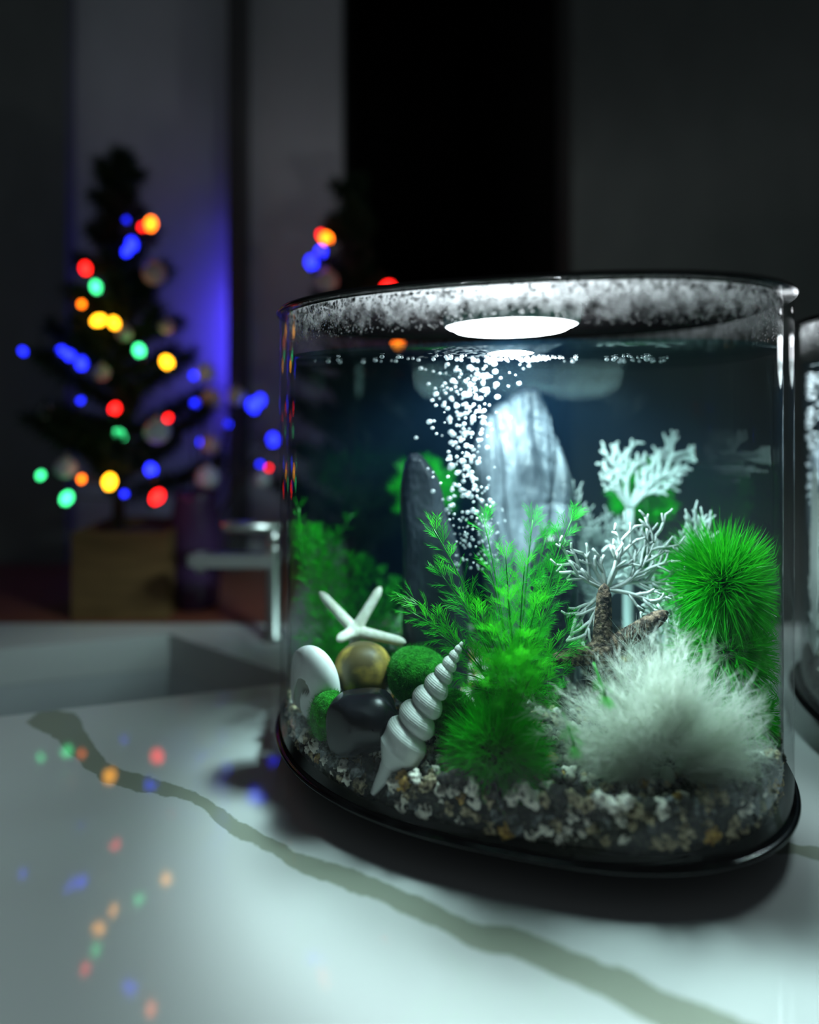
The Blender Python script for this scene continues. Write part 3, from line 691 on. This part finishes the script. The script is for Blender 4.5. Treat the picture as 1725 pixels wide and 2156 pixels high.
# ------------------------------------------------------------------ white feathery anemone
M['feather'] = leafy('white_feather', (.76,.79,.74), .72, .6, (.92,.95,.87))
def anemone():
    c = P(1405,1640,.2530); c.z = gravel_z(c.x,c.y)+.001
    root = thing('feather_anemone', (c.x,c.y,c.z-.002), 'large white feathery anemone at the front right on the gravel', 'anemone')
    Vs = []; Fs = []; k = 0
    def plume(base, tip, nb, bl, wd, fluff):
        nonlocal k
        path = np.array([tuple(q) for q in bez(base, (base+tip)*.5+Vector((random.gauss(0,.003),random.gauss(0,.002),.005*random.random())), tip, 14)])
        t = rng.uniform(.15,1,nb)**.85; idx = t*12.999; i0 = idx.astype(int); fr = (idx-i0)[:,None]
        Bp = path[i0]*(1-fr)+path[i0+1]*fr; T = unit(path[i0+1]-path[i0]); D = unit(T*1.25+rng.normal(size=(nb,3))*fluff)
        L = bl*(1.05-.35*t)*rng.uniform(.6,1.25,nb); bd = rng.normal(size=(nb,3))*(bl*.16)
        V, Fc = blades(Bp, D, L, np.full(nb,wd), bd, 2, lambda q: inside_np(q, .0007)); V[:,2] = np.maximum(V[:,2], c.z-.004)
        Vs.append(V); Fs.extend([tuple(i+k for i in f) for f in Fc]); k += len(V)
    for i in range(330):
        a = random.uniform(-.12, PI+.12); az = random.gauss(0,.85)
        # the outline of the tuft in the plane of the picture, per direction
        ang = [ -.15, .0, .35, .7, 1.1, 1.57, 2.0, 2.45, 2.75, 2.95, 3.14, 3.3]; rad = [.040,.050,.053,.056,.061,.064,.059,.056,.060,.062,.040,.030]
        rr = float(np.interp(a, ang, rad))*random.uniform(.55,1.0)*(.80+.2*math.cos(az))
        tip = c+Vector((math.cos(a)*rr*math.cos(az*.55), math.sin(az)*rr*.62*(1 if az>0 else .35), max(-.002, math.sin(a)*rr)))
        tip = inside(tip, .002); plume(c+Vector((random.gauss(0,.002),random.gauss(0,.0015),0)), tip, 80, .0125, .00022, .62)
    # the loose wisp on the left
    for (px,py,d) in ((1115,1478,.250),(1135,1500,.248),(1130,1545,.246),(1180,1455,.25),(1105,1500,.250),(1160,1530,.247)):
        plume(c, inside(P(px,py,d),.002), 120, .011, .00022, .5)
    V = np.concatenate(Vs); o = mesh('plumes', V, Fs, M['feather'], root, False); o['kind'] = 'stuff'
    b = MB(); b.lathe([(0,c.z+.003),(.0025,c.z+.002),(.003,c.z-.003),(0,c.z-.004)], (c.x,c.y), 20); b.build('foot', M['feather'], root)
    # a few green fern sprigs poking through the white plumes
    for (px,py,d) in ((1275,1465,.2450),(1210,1570,.2430)):
        p = inside(P(px,py,d), .003); base = inside(P(px-25,py-70,d+.012), .004); path = bez(base, (base+p)*.5, p, 6); r2 = thing('fern_sprig', base, 'small green sprig caught in the white plumes, ' + ('upper one' if py < 1500 else 'lower one beside the moss ball'), 'plant')
        b = MB(); b.tube(path, .0006, 5); b.build('stem', M['fern_stem'], r2); leaf_mass('leaves', r2, frond_leaves(path, .0085, .6, .2, .003), M['fern'])
anemone()

# ------------------------------------------------------------------ white branching coral
M['coral'] = leafy('white_plastic_coral', (.84,.88,.86), .30, .45)
def coral_fan(b, p, d, plane_n, L, r, depth, spread=.62):
    """flat, repeatedly forking branches"""
    n_ = max(3, int(L/.0035)); q = p.copy(); dd = d.copy(); pts = [q.copy()]
    for i in range(n_):
        dd = (dd+plane_n.cross(dd)*random.gauss(0,.10)).normalized(); q = q+dd*(L/n_); pts.append(inside(q,.002))
        if depth > 0 and i >= n_*.25:
            s = 1 if (i % 2) else -1; nd = (Matrix.Rotation(s*spread*random.uniform(.8,1.25), 3, plane_n)@dd).normalized()
            coral_fan(b, pts[-1], nd, plane_n, L*random.uniform(.38,.58)*(1-.35*i/n_), r*.78, depth-1, spread)
    b.tube(pts, [r*(1-.35*i/n_) for i in range(n_+1)], 5)
def coral(label, base, stems, r=.0011):
    root = thing('coral', base, label, 'coral')
    for (tip, pn, depth, sp, trunk) in stems:
        b = MB(); d = tip-base; pn = pn.normalized(); k = base+d*trunk
        if trunk > 0.02: b.tube(bez(base, (base+k)*.5+Vector((.001,0,0)), k, 6), [r*1.5,r*1.4,r*1.3,r*1.3,r*1.2,r*1.2], 7)
        coral_fan(b, k, d.normalized(), pn, d.length*(1-trunk), r, depth, sp)
        b.build('branch', M['coral'], root)
def corals():
    g = lambda px,py,d: (lambda p: Vector((p.x,p.y,gravel_z(p.x,p.y))))(inside(P(px,py,d),.004))
    N = Vector((.1,-1,.35))
    bs = g(1285,1400,.302); root = thing('coral', bs, 'white forking coral whose flat fans spread behind the brown starfish', 'coral'); hub = P(1276,1240,.298)
    b = MB(); b.tube(bez(bs, (bs+hub)*.5+Vector((.002,0,0)), hub, 8), [.0019,.0018,.0017,.0016,.0016,.0015,.0015,.0015], 8); b.build('trunk', M['coral'], root)
    for px,py,d,dp in ((1196,1182,.297,2),(1228,1166,.299,1),(1262,1172,.300,1),(1300,1162,.300,1),(1345,1160,.302,2),(1200,1222,.293,1),(1405,1192,.304,2),(1440,1222,.300,2),(1210,1300,.292,2),(1225,1350,.288,1),(1385,1250,.296,2)):
        t = P(px,py,d); v = t-hub; b = MB(); n_ = v.cross(Vector((0,0,1))); n_ = Vector((.05,-1,.25)).normalized()
        coral_fan(b, hub, v.normalized(), n_, v.length, .00125, dp, .60); b.build('branch', M['coral'], root)
    b0 = g(1325,1400,.372)
    root = thing('coral', b0, 'tall white coral with a spreading crown high above the others', 'coral'); hub = P(1326,1072,.375)
    b = MB(); b.tube(bez(b0, (b0+hub)*.5+Vector((-.002,0,0)), hub, 8), [.0032,.0031,.0030,.0030,.0029,.0029,.0028,.0027], 10); b.build('trunk', M['coral'], root)
    for px,py,d in ((1345,980,.378),(1278,978,.376),(1430,968,.380),(1408,1015,.374),(1308,962,.376),(1385,975,.378),(1285,1015,.373)):
        t = P(px,py,d); v = t-hub; b = MB(); coral_fan(b, hub, v.normalized(), N.normalized(), v.length, .0018, 2, .55); b.build('branch', M['coral'], root)
    coral('wide white coral with long drooping arms before the green grass balls', g(1410,1400,.335), [
        (P(1490,1130,.330), Vector((.1,-1,1.4)), 2, .5, .5), (P(1440,1120,.338), Vector((.1,-1,1.2)), 2, .5, .5), (P(1370,1140,.338), N, 2, .55, .45), (P(1480,1185,.325), N, 2, .5, .4), (P(1455,1240,.322), N, 2, .55, .3), (P(1395,1230,.330), N, 2, .6, .3), (P(1345,1290,.322), N, 2, .6, .25), (P(1440,1320,.318), N, 2, .6, .25)], .0010)
    st = []
    for k in range(16): st.append((P(random.uniform(1195,1310),random.uniform(1075,1250),random.uniform(.372,.40)), Vector((random.gauss(0,.4),-1,random.gauss(.3,.4))), 2, .6, .35))
    coral('bushy white coral in the back right of the pale slate rock', g(1262,1400,.385), st, .0009)
corals()

# ------------------------------------------------------------------ bubbles and condensation
def balls(centres, radii, sub, squash=None, rot=None):
    V0, F0 = ICO[sub]; Vs = []; Fs = []; k = 0
    for c, r in zip(centres, radii):
        V = V0*r
        if squash: V = V*np.array([1,1,squash])
        Vs.append(V+np.array(c)); Fs += [tuple(i+k for i in f) for f in F0]; k += len(V0)
    return np.concatenate(Vs), Fs
def bubble_material():
    m = bpy.data.materials.new('air_bubble'); m.use_nodes = True; n = m.node_tree.nodes; l = m.node_tree.links; n.clear()
    o = n.new('ShaderNodeOutputMaterial'); t = n.new('ShaderNodeBsdfTransparent'); g = n.new('ShaderNodeBsdfGlossy'); g.inputs['Roughness'].default_value = .22
    d = n.new('ShaderNodeBsdfTranslucent'); d.inputs[0].default_value = (.9,.95,1,1); d2 = n.new('ShaderNodeBsdfDiffuse'); d2.inputs[0].default_value = (.9,.95,1,1)
    a = n.new('ShaderNodeMixShader'); l.new(d.outputs[0], a.inputs[1]); l.new(d2.outputs[0], a.inputs[2])
    b_ = n.new('ShaderNodeMixShader'); b_.inputs[0].default_value = .35; l.new(a.outputs[0], b_.inputs[1]); l.new(g.outputs[0], b_.inputs[2])
    lw = n.new('ShaderNodeLayerWeight'); lw.inputs[0].default_value = .5; mr = n.new('ShaderNodeMapRange'); mr.inputs['To Min'].default_value = .45; mr.inputs['To Max'].default_value = .95; l.new(lw.outputs['Facing'], mr.inputs[0])
    mx = n.new('ShaderNodeMixShader'); l.new(mr.outputs[0], mx.inputs[0]); l.new(t.outputs[0], mx.inputs[1]); l.new(b_.outputs[0], mx.inputs[2]); l.new(mx.outputs[0], o.inputs[0])
    return m
M['bubble'] = bubble_material()
def bubbles():
    C = []; Rd = []
    for i in range(430):
        py = 745+455*(random.random()**1.05); k = (py-745)/455
        cx = 1000-18*math.sin(k*3.0); hw = 22+50*(1-k)**2.2 if py < 960 else 34+14*sm(960,1100,py)
        px = random.gauss(cx, hw*.75); d = random.gauss(.322, .005)
        if py > 1100: px = random.uniform(955,1052)
        p = P(px,py,d)
        if p.z > Z_WATER-.002: continue
        C.append(tuple(p)); Rd.append(S(random.choice([2.0,2.6,3.2,4.0,5.0,6.2]) if py < 1080 else random.choice([1.6,2.2,3.0]), d))
    for i in range(26): p = P(random.uniform(900,1075), random.uniform(770,900), .322); C.append(tuple(p)); Rd.append(S(random.uniform(2,4.5),.32))
    V, Fc = balls(C, Rd, 2, .82); o = mesh('bubble_column', V, Fc, M['bubble'], None, True, None, tuple(P(1000,1200,.322)))
    tag(o, 'rising column of bright air bubbles left of the pale slate rock', 'bubbles', None, 'stuff')
    C = []; Rd = []
    for i in range(120):
        px = random.choice([random.uniform(660,960), random.gauss(1050,70), random.uniform(950,1240), random.uniform(1275,1420)]); r = S(random.uniform(2.2,5.5), .30); d = random.uniform(.285,.325)
        x = (px-PP_X)/F_PX*d; C.append((x,d,Z_WATER-r*.9)); Rd.append(r)
    V, Fc = balls(C, Rd, 2, .8); o = mesh('surface_bubbles', V, Fc, M['bubble'], None, True, None, (TX,.30,Z_WATER))
    tag(o, 'row of small bubbles floating under the water surface near the front', 'bubbles', None, 'stuff')
bubbles()
def glassy(name):
    m = bpy.data.materials.new(name); m.use_nodes = True; n = m.node_tree.nodes; l = m.node_tree.links; n.clear()
    o = n.new('ShaderNodeOutputMaterial'); g = n.new('ShaderNodeBsdfGlass'); g.inputs['IOR'].default_value = 1.33; g.inputs['Roughness'].default_value = .05
    d = n.new('ShaderNodeBsdfTranslucent'); d.inputs[0].default_value = (.9,.95,.95,1); mx = n.new('ShaderNodeMixShader'); mx.inputs[0].default_value = .12
    l.new(g.outputs[0], mx.inputs[1]); l.new(d.outputs[0], mx.inputs[2]); l.new(mx.outputs[0], o.inputs[0]); return m
M['drop'] = glassy('condensation_drop')
def fog_material():
    m = bpy.data.materials.new('fine_condensation'); m.use_nodes = True; n = m.node_tree.nodes; l = m.node_tree.links; n.clear()
    o = n.new('ShaderNodeOutputMaterial'); t = n.new('ShaderNodeBsdfTransparent'); d = n.new('ShaderNodeBsdfTranslucent'); d.inputs[0].default_value = (.85,.9,.9,1)
    g = n.new('ShaderNodeNewGeometry'); mp = n.new('ShaderNodeMapping'); mp.inputs['Scale'].default_value = (1,1,.8); l.new(g.outputs['Position'], mp.inputs[0])
    nz = n.new('ShaderNodeTexNoise'); nz.inputs['Scale'].default_value = 170; nz.inputs['Detail'].default_value = 5; nz.inputs['Roughness'].default_value = .7; l.new(mp.outputs[0], nz.inputs[0])
    sp = n.new('ShaderNodeSeparateXYZ'); l.new(g.outputs['Position'], sp.inputs[0])
    hz = n.new('ShaderNodeMapRange'); hz.inputs['From Min'].default_value = Z_LID-.020; hz.inputs['From Max'].default_value = Z_LID-.004; hz.inputs['To Min'].default_value = -.26; hz.inputs['To Max'].default_value = .16; l.new(sp.outputs[2], hz.inputs[0])
    ad = n.new('ShaderNodeMath'); l.new(nz.outputs[0], ad.inputs[0]); l.new(hz.outputs[0], ad.inputs[1])
    mr = n.new('ShaderNodeMapRange'); mr.inputs['From Min'].default_value = .40; mr.inputs['From Max'].default_value = .72; mr.inputs['To Max'].default_value = .42; l.new(ad.outputs[0], mr.inputs[0])
    mx = n.new('ShaderNodeMixShader'); l.new(mr.outputs[0], mx.inputs[0]); l.new(t.outputs[0], mx.inputs[1]); l.new(d.outputs[0], mx.inputs[2]); l.new(mx.outputs[0], o.inputs[0]); return m
def condensation(T, root, n, t0, t1, seed):
    rr = random.Random(seed); C = []; Rd = []
    V0, F0 = ICO[1]; Vs = []; Fs = []; k = 0
    for i in range(n):
        t = rr.uniform(t0, t1); u = rr.random(); z = Z_LID-.0015-(.0165*u**1.5); r = rr.choice([.00022,.0003,.00042,.0006,.0008])*(1.15-.5*u)
        x, y = plan(t, -WALL_T-.0001, T); x2, y2 = plan(t, -WALL_T-.001, T); nd = np.array([x-x2, y-y2, 0]); nd /= np.linalg.norm(nd)
        V = V0*r; V = V-np.outer(V@nd, nd)*.55+np.array([x,y,z])-nd*r*.25
        V[:,2] = z+(V[:,2]-z)*rr.choice([.8,1,1.2])
        Vs.append(V); Fs += [tuple(j+k for j in f) for f in F0]; k += len(V0)
    o = mesh('condensation_drops', np.concatenate(Vs), Fs, M['drop'], root); tag(o, 'tiny water drops under the lid', None, None, 'stuff')
    b = MB(); b.oval([(-WALL_T-.0003,Z_LID-.021),(-WALL_T-.0003,Z_LID-.0002)], T); f = b.build('condensation_film', M['fog'], root); tag(f, 'thin patchy mist on the inside of the wall', None, None, 'stuff')
M['fog'] = fog_material()
condensation(TANK, tank, 4200, PI*.95, PI*2.03, 3)
# rows of fine drops hanging from the front lip catch the light
# ------------------------------------------------------------------ mirror reflection of the aquarium, built as a solid tank at the right edge
T_MIRROR = (.367, .321, .113, .113, 0, 2.0)
mirror_tank, mirror_lid = aquarium(T_MIRROR, ('mirror image of the clear aquarium, built as a smaller tank partly hidden at the right edge', 'clear water in the mirror image aquarium at the right edge', 'black lid of the mirror image aquarium at the right edge'), (.320,.362), LED_POWER*.36, .028)
condensation(T_MIRROR, mirror_tank, 900, PI*.6, PI*1.25, 5)
def mirror_contents():
    b = MB(); seg = 64; V = [(T_MIRROR[0],T_MIRROR[1],Z_FLOOR+.018)]; Fc = []
    for i in range(1,9):
        for k in range(seg): x,y = plan(2*PI*k/seg, -WALL_T-.001, T_MIRROR, i/8); V.append((x,y,Z_FLOOR+.016+.002*noise.noise((x*120,y*120,2))))
    for k in range(seg): x,y = plan(2*PI*k/seg, -WALL_T-.001, T_MIRROR); V.append((x,y,Z_FLOOR+.0004))
    for k in range(seg): Fc.append((0,1+k,1+(k+1)%seg))
    for i in range(8):
        for k in range(seg): j=(k+1)%seg; Fc.append((1+i*seg+k,1+(i+1)*seg+k,1+(i+1)*seg+j,1+i*seg+j))
    b.add(V,Fc,3)
    for i in range(420):
        x,y = plan(random.uniform(PI*.5,PI*1.4), -WALL_T-.004, T_MIRROR, random.uniform(.7,1)); Vp,Fp = lump(1,(1,.9,.8),.5,random.random()*50); r = random.uniform(.0022,.0036)
        b.add(inside_np(Vp*r+np.array([x,y,random.uniform(Z_FLOOR+.004,Z_FLOOR+.017)]),.0006,T_MIRROR),Fp,random.choice([0,0,1,2,3]))
    tag(b.build('gravel_bed', GRAV, None, True, (T_MIRROR[0],T_MIRROR[1],Z_FLOOR)), 'gravel floor of the mirror image aquarium at the right edge', 'gravel', None, 'stuff')
    # slate, coral and bubbles for the sliver of the mirror image that shows
    V, Fc = lump(4, (.016,.014,.085), .35, 61, 1.2); V = V+np.array([.313,.400,Z_FLOOR+.085])
    V[:,2] = np.maximum(V[:,2], Z_FLOOR+.006)
    tag(mesh('slate_rock', inside_np(V,.002,T_MIRROR), Fc, M['slate_pale'], None, True, None, (.313,.400,Z_FLOOR+.012)), 'grey slate rock in the mirror image aquarium at the right edge', 'rock')
    base = Vector((.293,.390,Z_FLOOR+.015)); root = thing('coral', base, 'white bushy coral in the mirror image aquarium at the right edge', 'coral')
    for k in range(26):
        b = MB(); tip = Vector((.293+random.uniform(-.012,.03), .392+random.uniform(-.006,.02), random.uniform(.065,.135))); d = tip-base
        coral_fan(b, base+d*.25, d.normalized(), Vector((random.gauss(0,.5),-1,random.gauss(.2,.4))).normalized(), d.length*.75, .0011, 2, .6)
        v = inside_np(np.array(b.v), .002, T_MIRROR); mesh('branch', v, b.f, M['coral'], root)
    C = []; Rd = []
    for i in range(130): C.append((random.gauss(.292,.006),random.gauss(.392,.006),Z_WATER-.004-random.random()**1.6*.09)); Rd.append(random.uniform(.0007,.0017))
    C = inside_np(np.array(C), .004, T_MIRROR); V, Fc = balls(C, Rd, 2, .85); tag(mesh('bubble_column', V, Fc, M['bubble'], None, True, None, (.305,.372,.1)), 'bubbles rising in the mirror image aquarium at the right edge', 'bubbles', None, 'stuff')
mirror_contents()

# ------------------------------------------------------------------ small christmas tree, its reflection built as another tree, lights and baubles
M['needle'] = leafy('dark_fir_needle', (.012,.035,.012), .2, .7)
M['bark'] = mat('dark_bark', (.03,.02,.012), .9)
M['box'] = add_noise(mat('brown_wooden_box', rough=.7), (.10,.055,.015), (.16,.09,.03), 20, 4, stretch=(1,1,6))
M['wire'] = mat('dark_green_wire', (.01,.03,.012), .6)
BULB = {}
for k_, c_, s_ in (('red',(1,.01,.008),7),('orange',(1,.16,.005),8),('yellow',(1,.40,.01),8),('green',(.05,.9,.28),5),('blue',(.012,.02,1),6)):
    BULB[k_] = emit(f'{k_}_light_bulb', c_, s_)
def tree(base, top, rad, lab, nb, seed):
    rr = random.Random(seed); root = thing('christmas_tree', base, lab, 'tree'); H = top-base.z
    b = MB(); b.tube([base, base+Vector((0,0,H*.5)), base+Vector((0,0,H*.97))], [.006,.004,.0015], 8); b.build('trunk', M['bark'], root)
    for i in range(nb):
        k = (i+.5)/nb; z = base.z+.10*H+k*.90*H; a = i*2.39996+rr.random()*.5; L = rad*(1-.86*k)*rr.uniform(.8,1.12)
        p0 = Vector((base.x,base.y,z)); p2 = p0+Vector((math.cos(a)*L, math.sin(a)*L, L*rr.uniform(.25,.75))); p1 = (p0+p2)*.5-Vector((0,0,L*.08))
        path = bez(p0,p1,p2,8); b = MB(); b.tube(path, [.0016-.00014*j for j in range(8)], 5)
        n = int(120+900*L/.09); t = rng.uniform(.06,1,n)*6.999; i0 = t.astype(int); A = np.array([tuple(q) for q in path]); f = (t-i0)[:,None]
        B = A[i0]*(1-f)+A[i0+1]*f; T = unit(A[i0+1]-A[i0]); D = unit(T*.6+rng.normal(size=(n,3)))
        V, Fc = blades(B, D, np.full(n,.017)*rng.uniform(.7,1.2,n), np.full(n,.0016), np.zeros((n,3)), 2)
        o = len(b.v); b.add(V, Fc, 1); b.build('branch', [M['bark'],M['needle']], root)
    return root
tb = P(250,1120,.572); tree(Vector((tb.x,tb.y,tb.z-.004)), P(0,330,.572).z, .090, 'dark green christmas tree in the brown wooden box, leftmost, hung with coloured lights', 46, 2)
def planter():
    y0, y1 = .533, .612; x0, x1 = P(150,0,y0).x, P(352,0,y0).x; z1 = P(0,1122,y0).z; t = .005
    root = thing('planter_box', ((x0+x1)/2,(y0+y1)/2,0), 'brown wooden planter box holding the leftmost christmas tree', 'box')
    for nm, lo, hi in (('side_panel',(x0,y0,0),(x1,y0+t,z1)),('side_panel',(x0,y1-t,0),(x1,y1,z1)),('side_panel',(x0,y0+t,0),(x0+t,y1-t,z1)),('side_panel',(x1-t,y0+t,0),(x1,y1-t,z1)),('bottom_panel',(x0+t,y0+t,.002),(x1-t,y1-t,.006))):
        b = MB(); b.box(lo,hi); b.build(nm, M['box'], root, False)
    b = MB(); V, Fc = ICO[3]; V = V*np.array([(x1-x0)/2-t-.001,(y1-y0)/2-t-.001,.008])+np.array([(x0+x1)/2,(y0+y1)/2,z1-.011]); b.add(V,Fc); tag(b.build('soil', M['bark'], root), 'dark soil')
planter()
t2 = P(738,0,.60); tree(Vector((t2.x,t2.y,.0)), P(0,385,.60).z, .080, 'mirror image of the dark christmas tree, built as a tree behind the front aquarium', 40, 5)  # solid tree standing in for the first tree's mirror reflection
def light_string(name, spots, label, d0):
    root = thing('string_lights', (P(spots[0][0],spots[0][1],d0).x, d0, .08), label, 'string lights')
    pts = []
    for (px,py,c,d,s) in spots:
        p = P(px,py,d); b = MB(); r = .0042*s
        b.lathe([(0,r*1.25),(r*.55,r*1.0),(r*.95,r*.3),(r,-r*.3),(r*.7,-r*1.0),(r*.45,-r*1.4)], (0,0), 14)
        o = b.build('bulb', BULB[c], None, True, (0,0,0)); o.parent = root; o.location = p-root.location; o.rotation_euler = (random.gauss(0,.5),random.gauss(0,.5),0); tag(o, f'{c} bulb')
        sk = MB(); sk.lathe([(r*.5,-r*1.3),(r*.55,-r*2.4),(0,-r*2.5)], (0,0), 10); so = sk.build('socket', M['wire'], None, True, (0,0,0)); so.parent = o
        pts.append(p)
    pts.sort(key=lambda q: -q.z); path = []
    for a, c in zip(pts, pts[1:]):
        for k in range(6): t = k/6; path.append(a.lerp(c,t)+Vector((0,.010+.012*math.sin(t*PI),-.006*math.sin(t*PI))))
    path.append(pts[-1]); b = MB(); b.tube(path, .0008, 5); b.build('wire', M['wire'], root)
light_string('a', [(q[0],q[1],q[2],q[3]+.042,q[4]) for q in [(318,470,'orange',.500,1.15),(300,478,'red',.520,.7),(278,512,'blue',.500,1.1),(268,528,'blue',.495,.9),(265,462,'blue',.53,.55),(180,564,'red',.495,1),(202,603,'green',.495,1),(172,640,'orange',.51,.6),(209,674,'yellow',.48,1.15),(240,679,'yellow',.50,1),
    (293,737,'green',.48,1.1),(351,762,'yellow',.49,1.2),(48,739,'blue',.51,.65),(146,748,'blue',.49,1.1),(172,764,'blue',.485,1.1),(130,738,'blue',.50,.9),(242,860,'red',.475,1),(251,915,'green',.475,1.1),(354,880,'red',.50,.7),(318,988,'blue',.475,1.15),(231,1013,'yellow',.47,1.25),(172,1008,'orange',.50,.6),(332,1045,'red',.475,1.25),(141,1048,'green',.48,1.1),(86,1000,'green',.50,.7),(170,843,'blue',.51,.55),(262,1040,'blue',.50,.6)]],
    'string of red, orange, green and blue lights wound round the leftmost christmas tree', .542)
light_string('b', [(687,502,'orange',.56,1.3),(676,494,'red',.575,.8),(656,552,'blue',.56,1.3),(676,530,'blue',.575,1.2),(818,604,'red',.56,1.25),(800,640,'orange',.58,1),(845,680,'red',.58,1),(838,720,'orange',.60,1.1)],
    'mirrored string of coloured lights on the reflected tree above the front aquarium', .56)  # solid bulbs for the lights of the reflected tree
M['bauble'] = {c: mat(f'{c}_bauble', v, .35, .5) for c, v in (('silver',(.62,.64,.68)),('pink',(.70,.48,.44)),('champagne',(.62,.56,.42)))}
def bauble(px, py, d, rpx, c, label):
    if 'leftmost' in label: d += .042
    p = P(px,py,d); r = S(rpx,d); root = thing('bauble', (p.x,p.y,p.z-r), label, 'bauble')
    V, Fc = ICO[4]; mesh('ball', V*r+np.array(p), Fc, M['bauble'][c], root)
    b = MB(); b.lathe([(0,p.z+r*.95),(r*.24,p.z+r*.95),(r*.24,p.z+r*1.2),(0,p.z+r*1.22)], (p.x,p.y), 14); b.build('cap', M['chrome'], root)
    b = MB(); b.tube([(p.x,p.y,p.z+r*1.2),(p.x+.001,p.y,p.z+r*1.5),(p.x,p.y+.004,p.z+r*1.7)], .0005, 5); b.build('hook', M['chrome'], root)
for a in ((325,575,.485,25,'pink','pinkish bauble high on the right of the leftmost tree'),(332,908,.475,27,'silver','large silver bauble low on the right of the leftmost tree'),(214,785,.475,17,'champagne','champagne bauble in the middle of the leftmost tree'),
    (99,868,.49,15,'silver','silver bauble on the far left branch of the leftmost tree'),(139,985,.48,22,'silver','silver bauble low on the left of the leftmost tree'),(262,702,.485,16,'champagne','small champagne bauble beside the yellow lights of the leftmost tree'),(351,688,.50,16,'pink','small pink bauble on the right middle of the leftmost tree'),
    (688,592,.555,24,'pink','mirrored pink bauble on the reflected tree just above the aquarium lid')): bauble(*a)
# ------------------------------------------------------------------ purple vase with baubles
M['vase'] = mat('dark_purple_glaze', (.05,.022,.075), .25, .5)
def vase():
    c = P(412,1290,.575); x, y = c.x, c.y; zt = P(0,1035,.575).z; r = S(53,.575); root = thing('vase', (x,y,0), 'dark purple vase on the wooden ledge between the box and the tap', 'vase')
    b = MB(); b.lathe([(0,0),(r*.82,0),(r*.92,.004),(r,zt*.35),(r*.95,zt*.75),(r*.80,zt*.95),(r*.86,zt),(r*.78,zt),(r*.72,zt*.95),(r*.88,zt*.7),(r*.92,zt*.3),(0,.006)], (x,y), 48); b.build('body', M['vase'], root)
    tw = thing('twig_bunch', (x,y,zt*.1), 'bunch of dark twigs standing in the purple vase', 'twigs')
    tips = [(436,800),(430,850),(498,830),(445,940),(437,1000),(480,890),(532,860),(470,960),(550,980),(574,925),(405,880)]
    for (px,py) in tips:
        t = P(px,py,.585); b = MB(); b.tube(bez(Vector((x,y,.012)), Vector((x+(t.x-x)*.25,y,zt*.95)), t, 9), [.0016-.0001*k for k in range(9)], 6); b.build('twig', M['bark'], tw)
    for a in ((434,786,.585,19,'silver','topmost silver bauble above the purple vase'),(445,842,.58,22,'pink','pink bauble above the purple vase'),(498,835,.585,19,'champagne','champagne bauble at the right above the purple vase'),(443,935,.575,20,'pink','pink bauble in the middle above the purple vase'),(437,1005,.57,24,'silver','silver bauble resting in the mouth of the purple vase'),(553,1010,.58,17,'silver','dull silver bauble beside the left edge of the aquarium')): bauble(*a)
    light_string('c', [(533,853,'blue',.585,1.4),(548,842,'blue',.59,1.1),(412,850,'blue',.60,.9),(480,892,'blue',.60,.6),(575,925,'blue',.59,1.2),(425,930,'blue',.59,.8),(548,978,'blue',.60,.6),(566,985,'red',.60,.5),(408,790,'blue',.64,.7)],
        'string of blue lights among the twigs of the purple vase', .585)
vase()
BULB['blue'] = emit('added_blue_light_bulb', (.07,.045,1), 110)  # for unseen bulbs added to cast the blue glow on the wall
light_string('d', [(491,py,'blue',.706,sz) for py,sz in ((470,.35),(540,.45),(600,.55),(640,.65),(680,.7),(720,.7),(760,.7),(800,.7),(840,.6))],
    'unseen strand of blue lights added behind the dark door trim for the glow on the wall', .706)
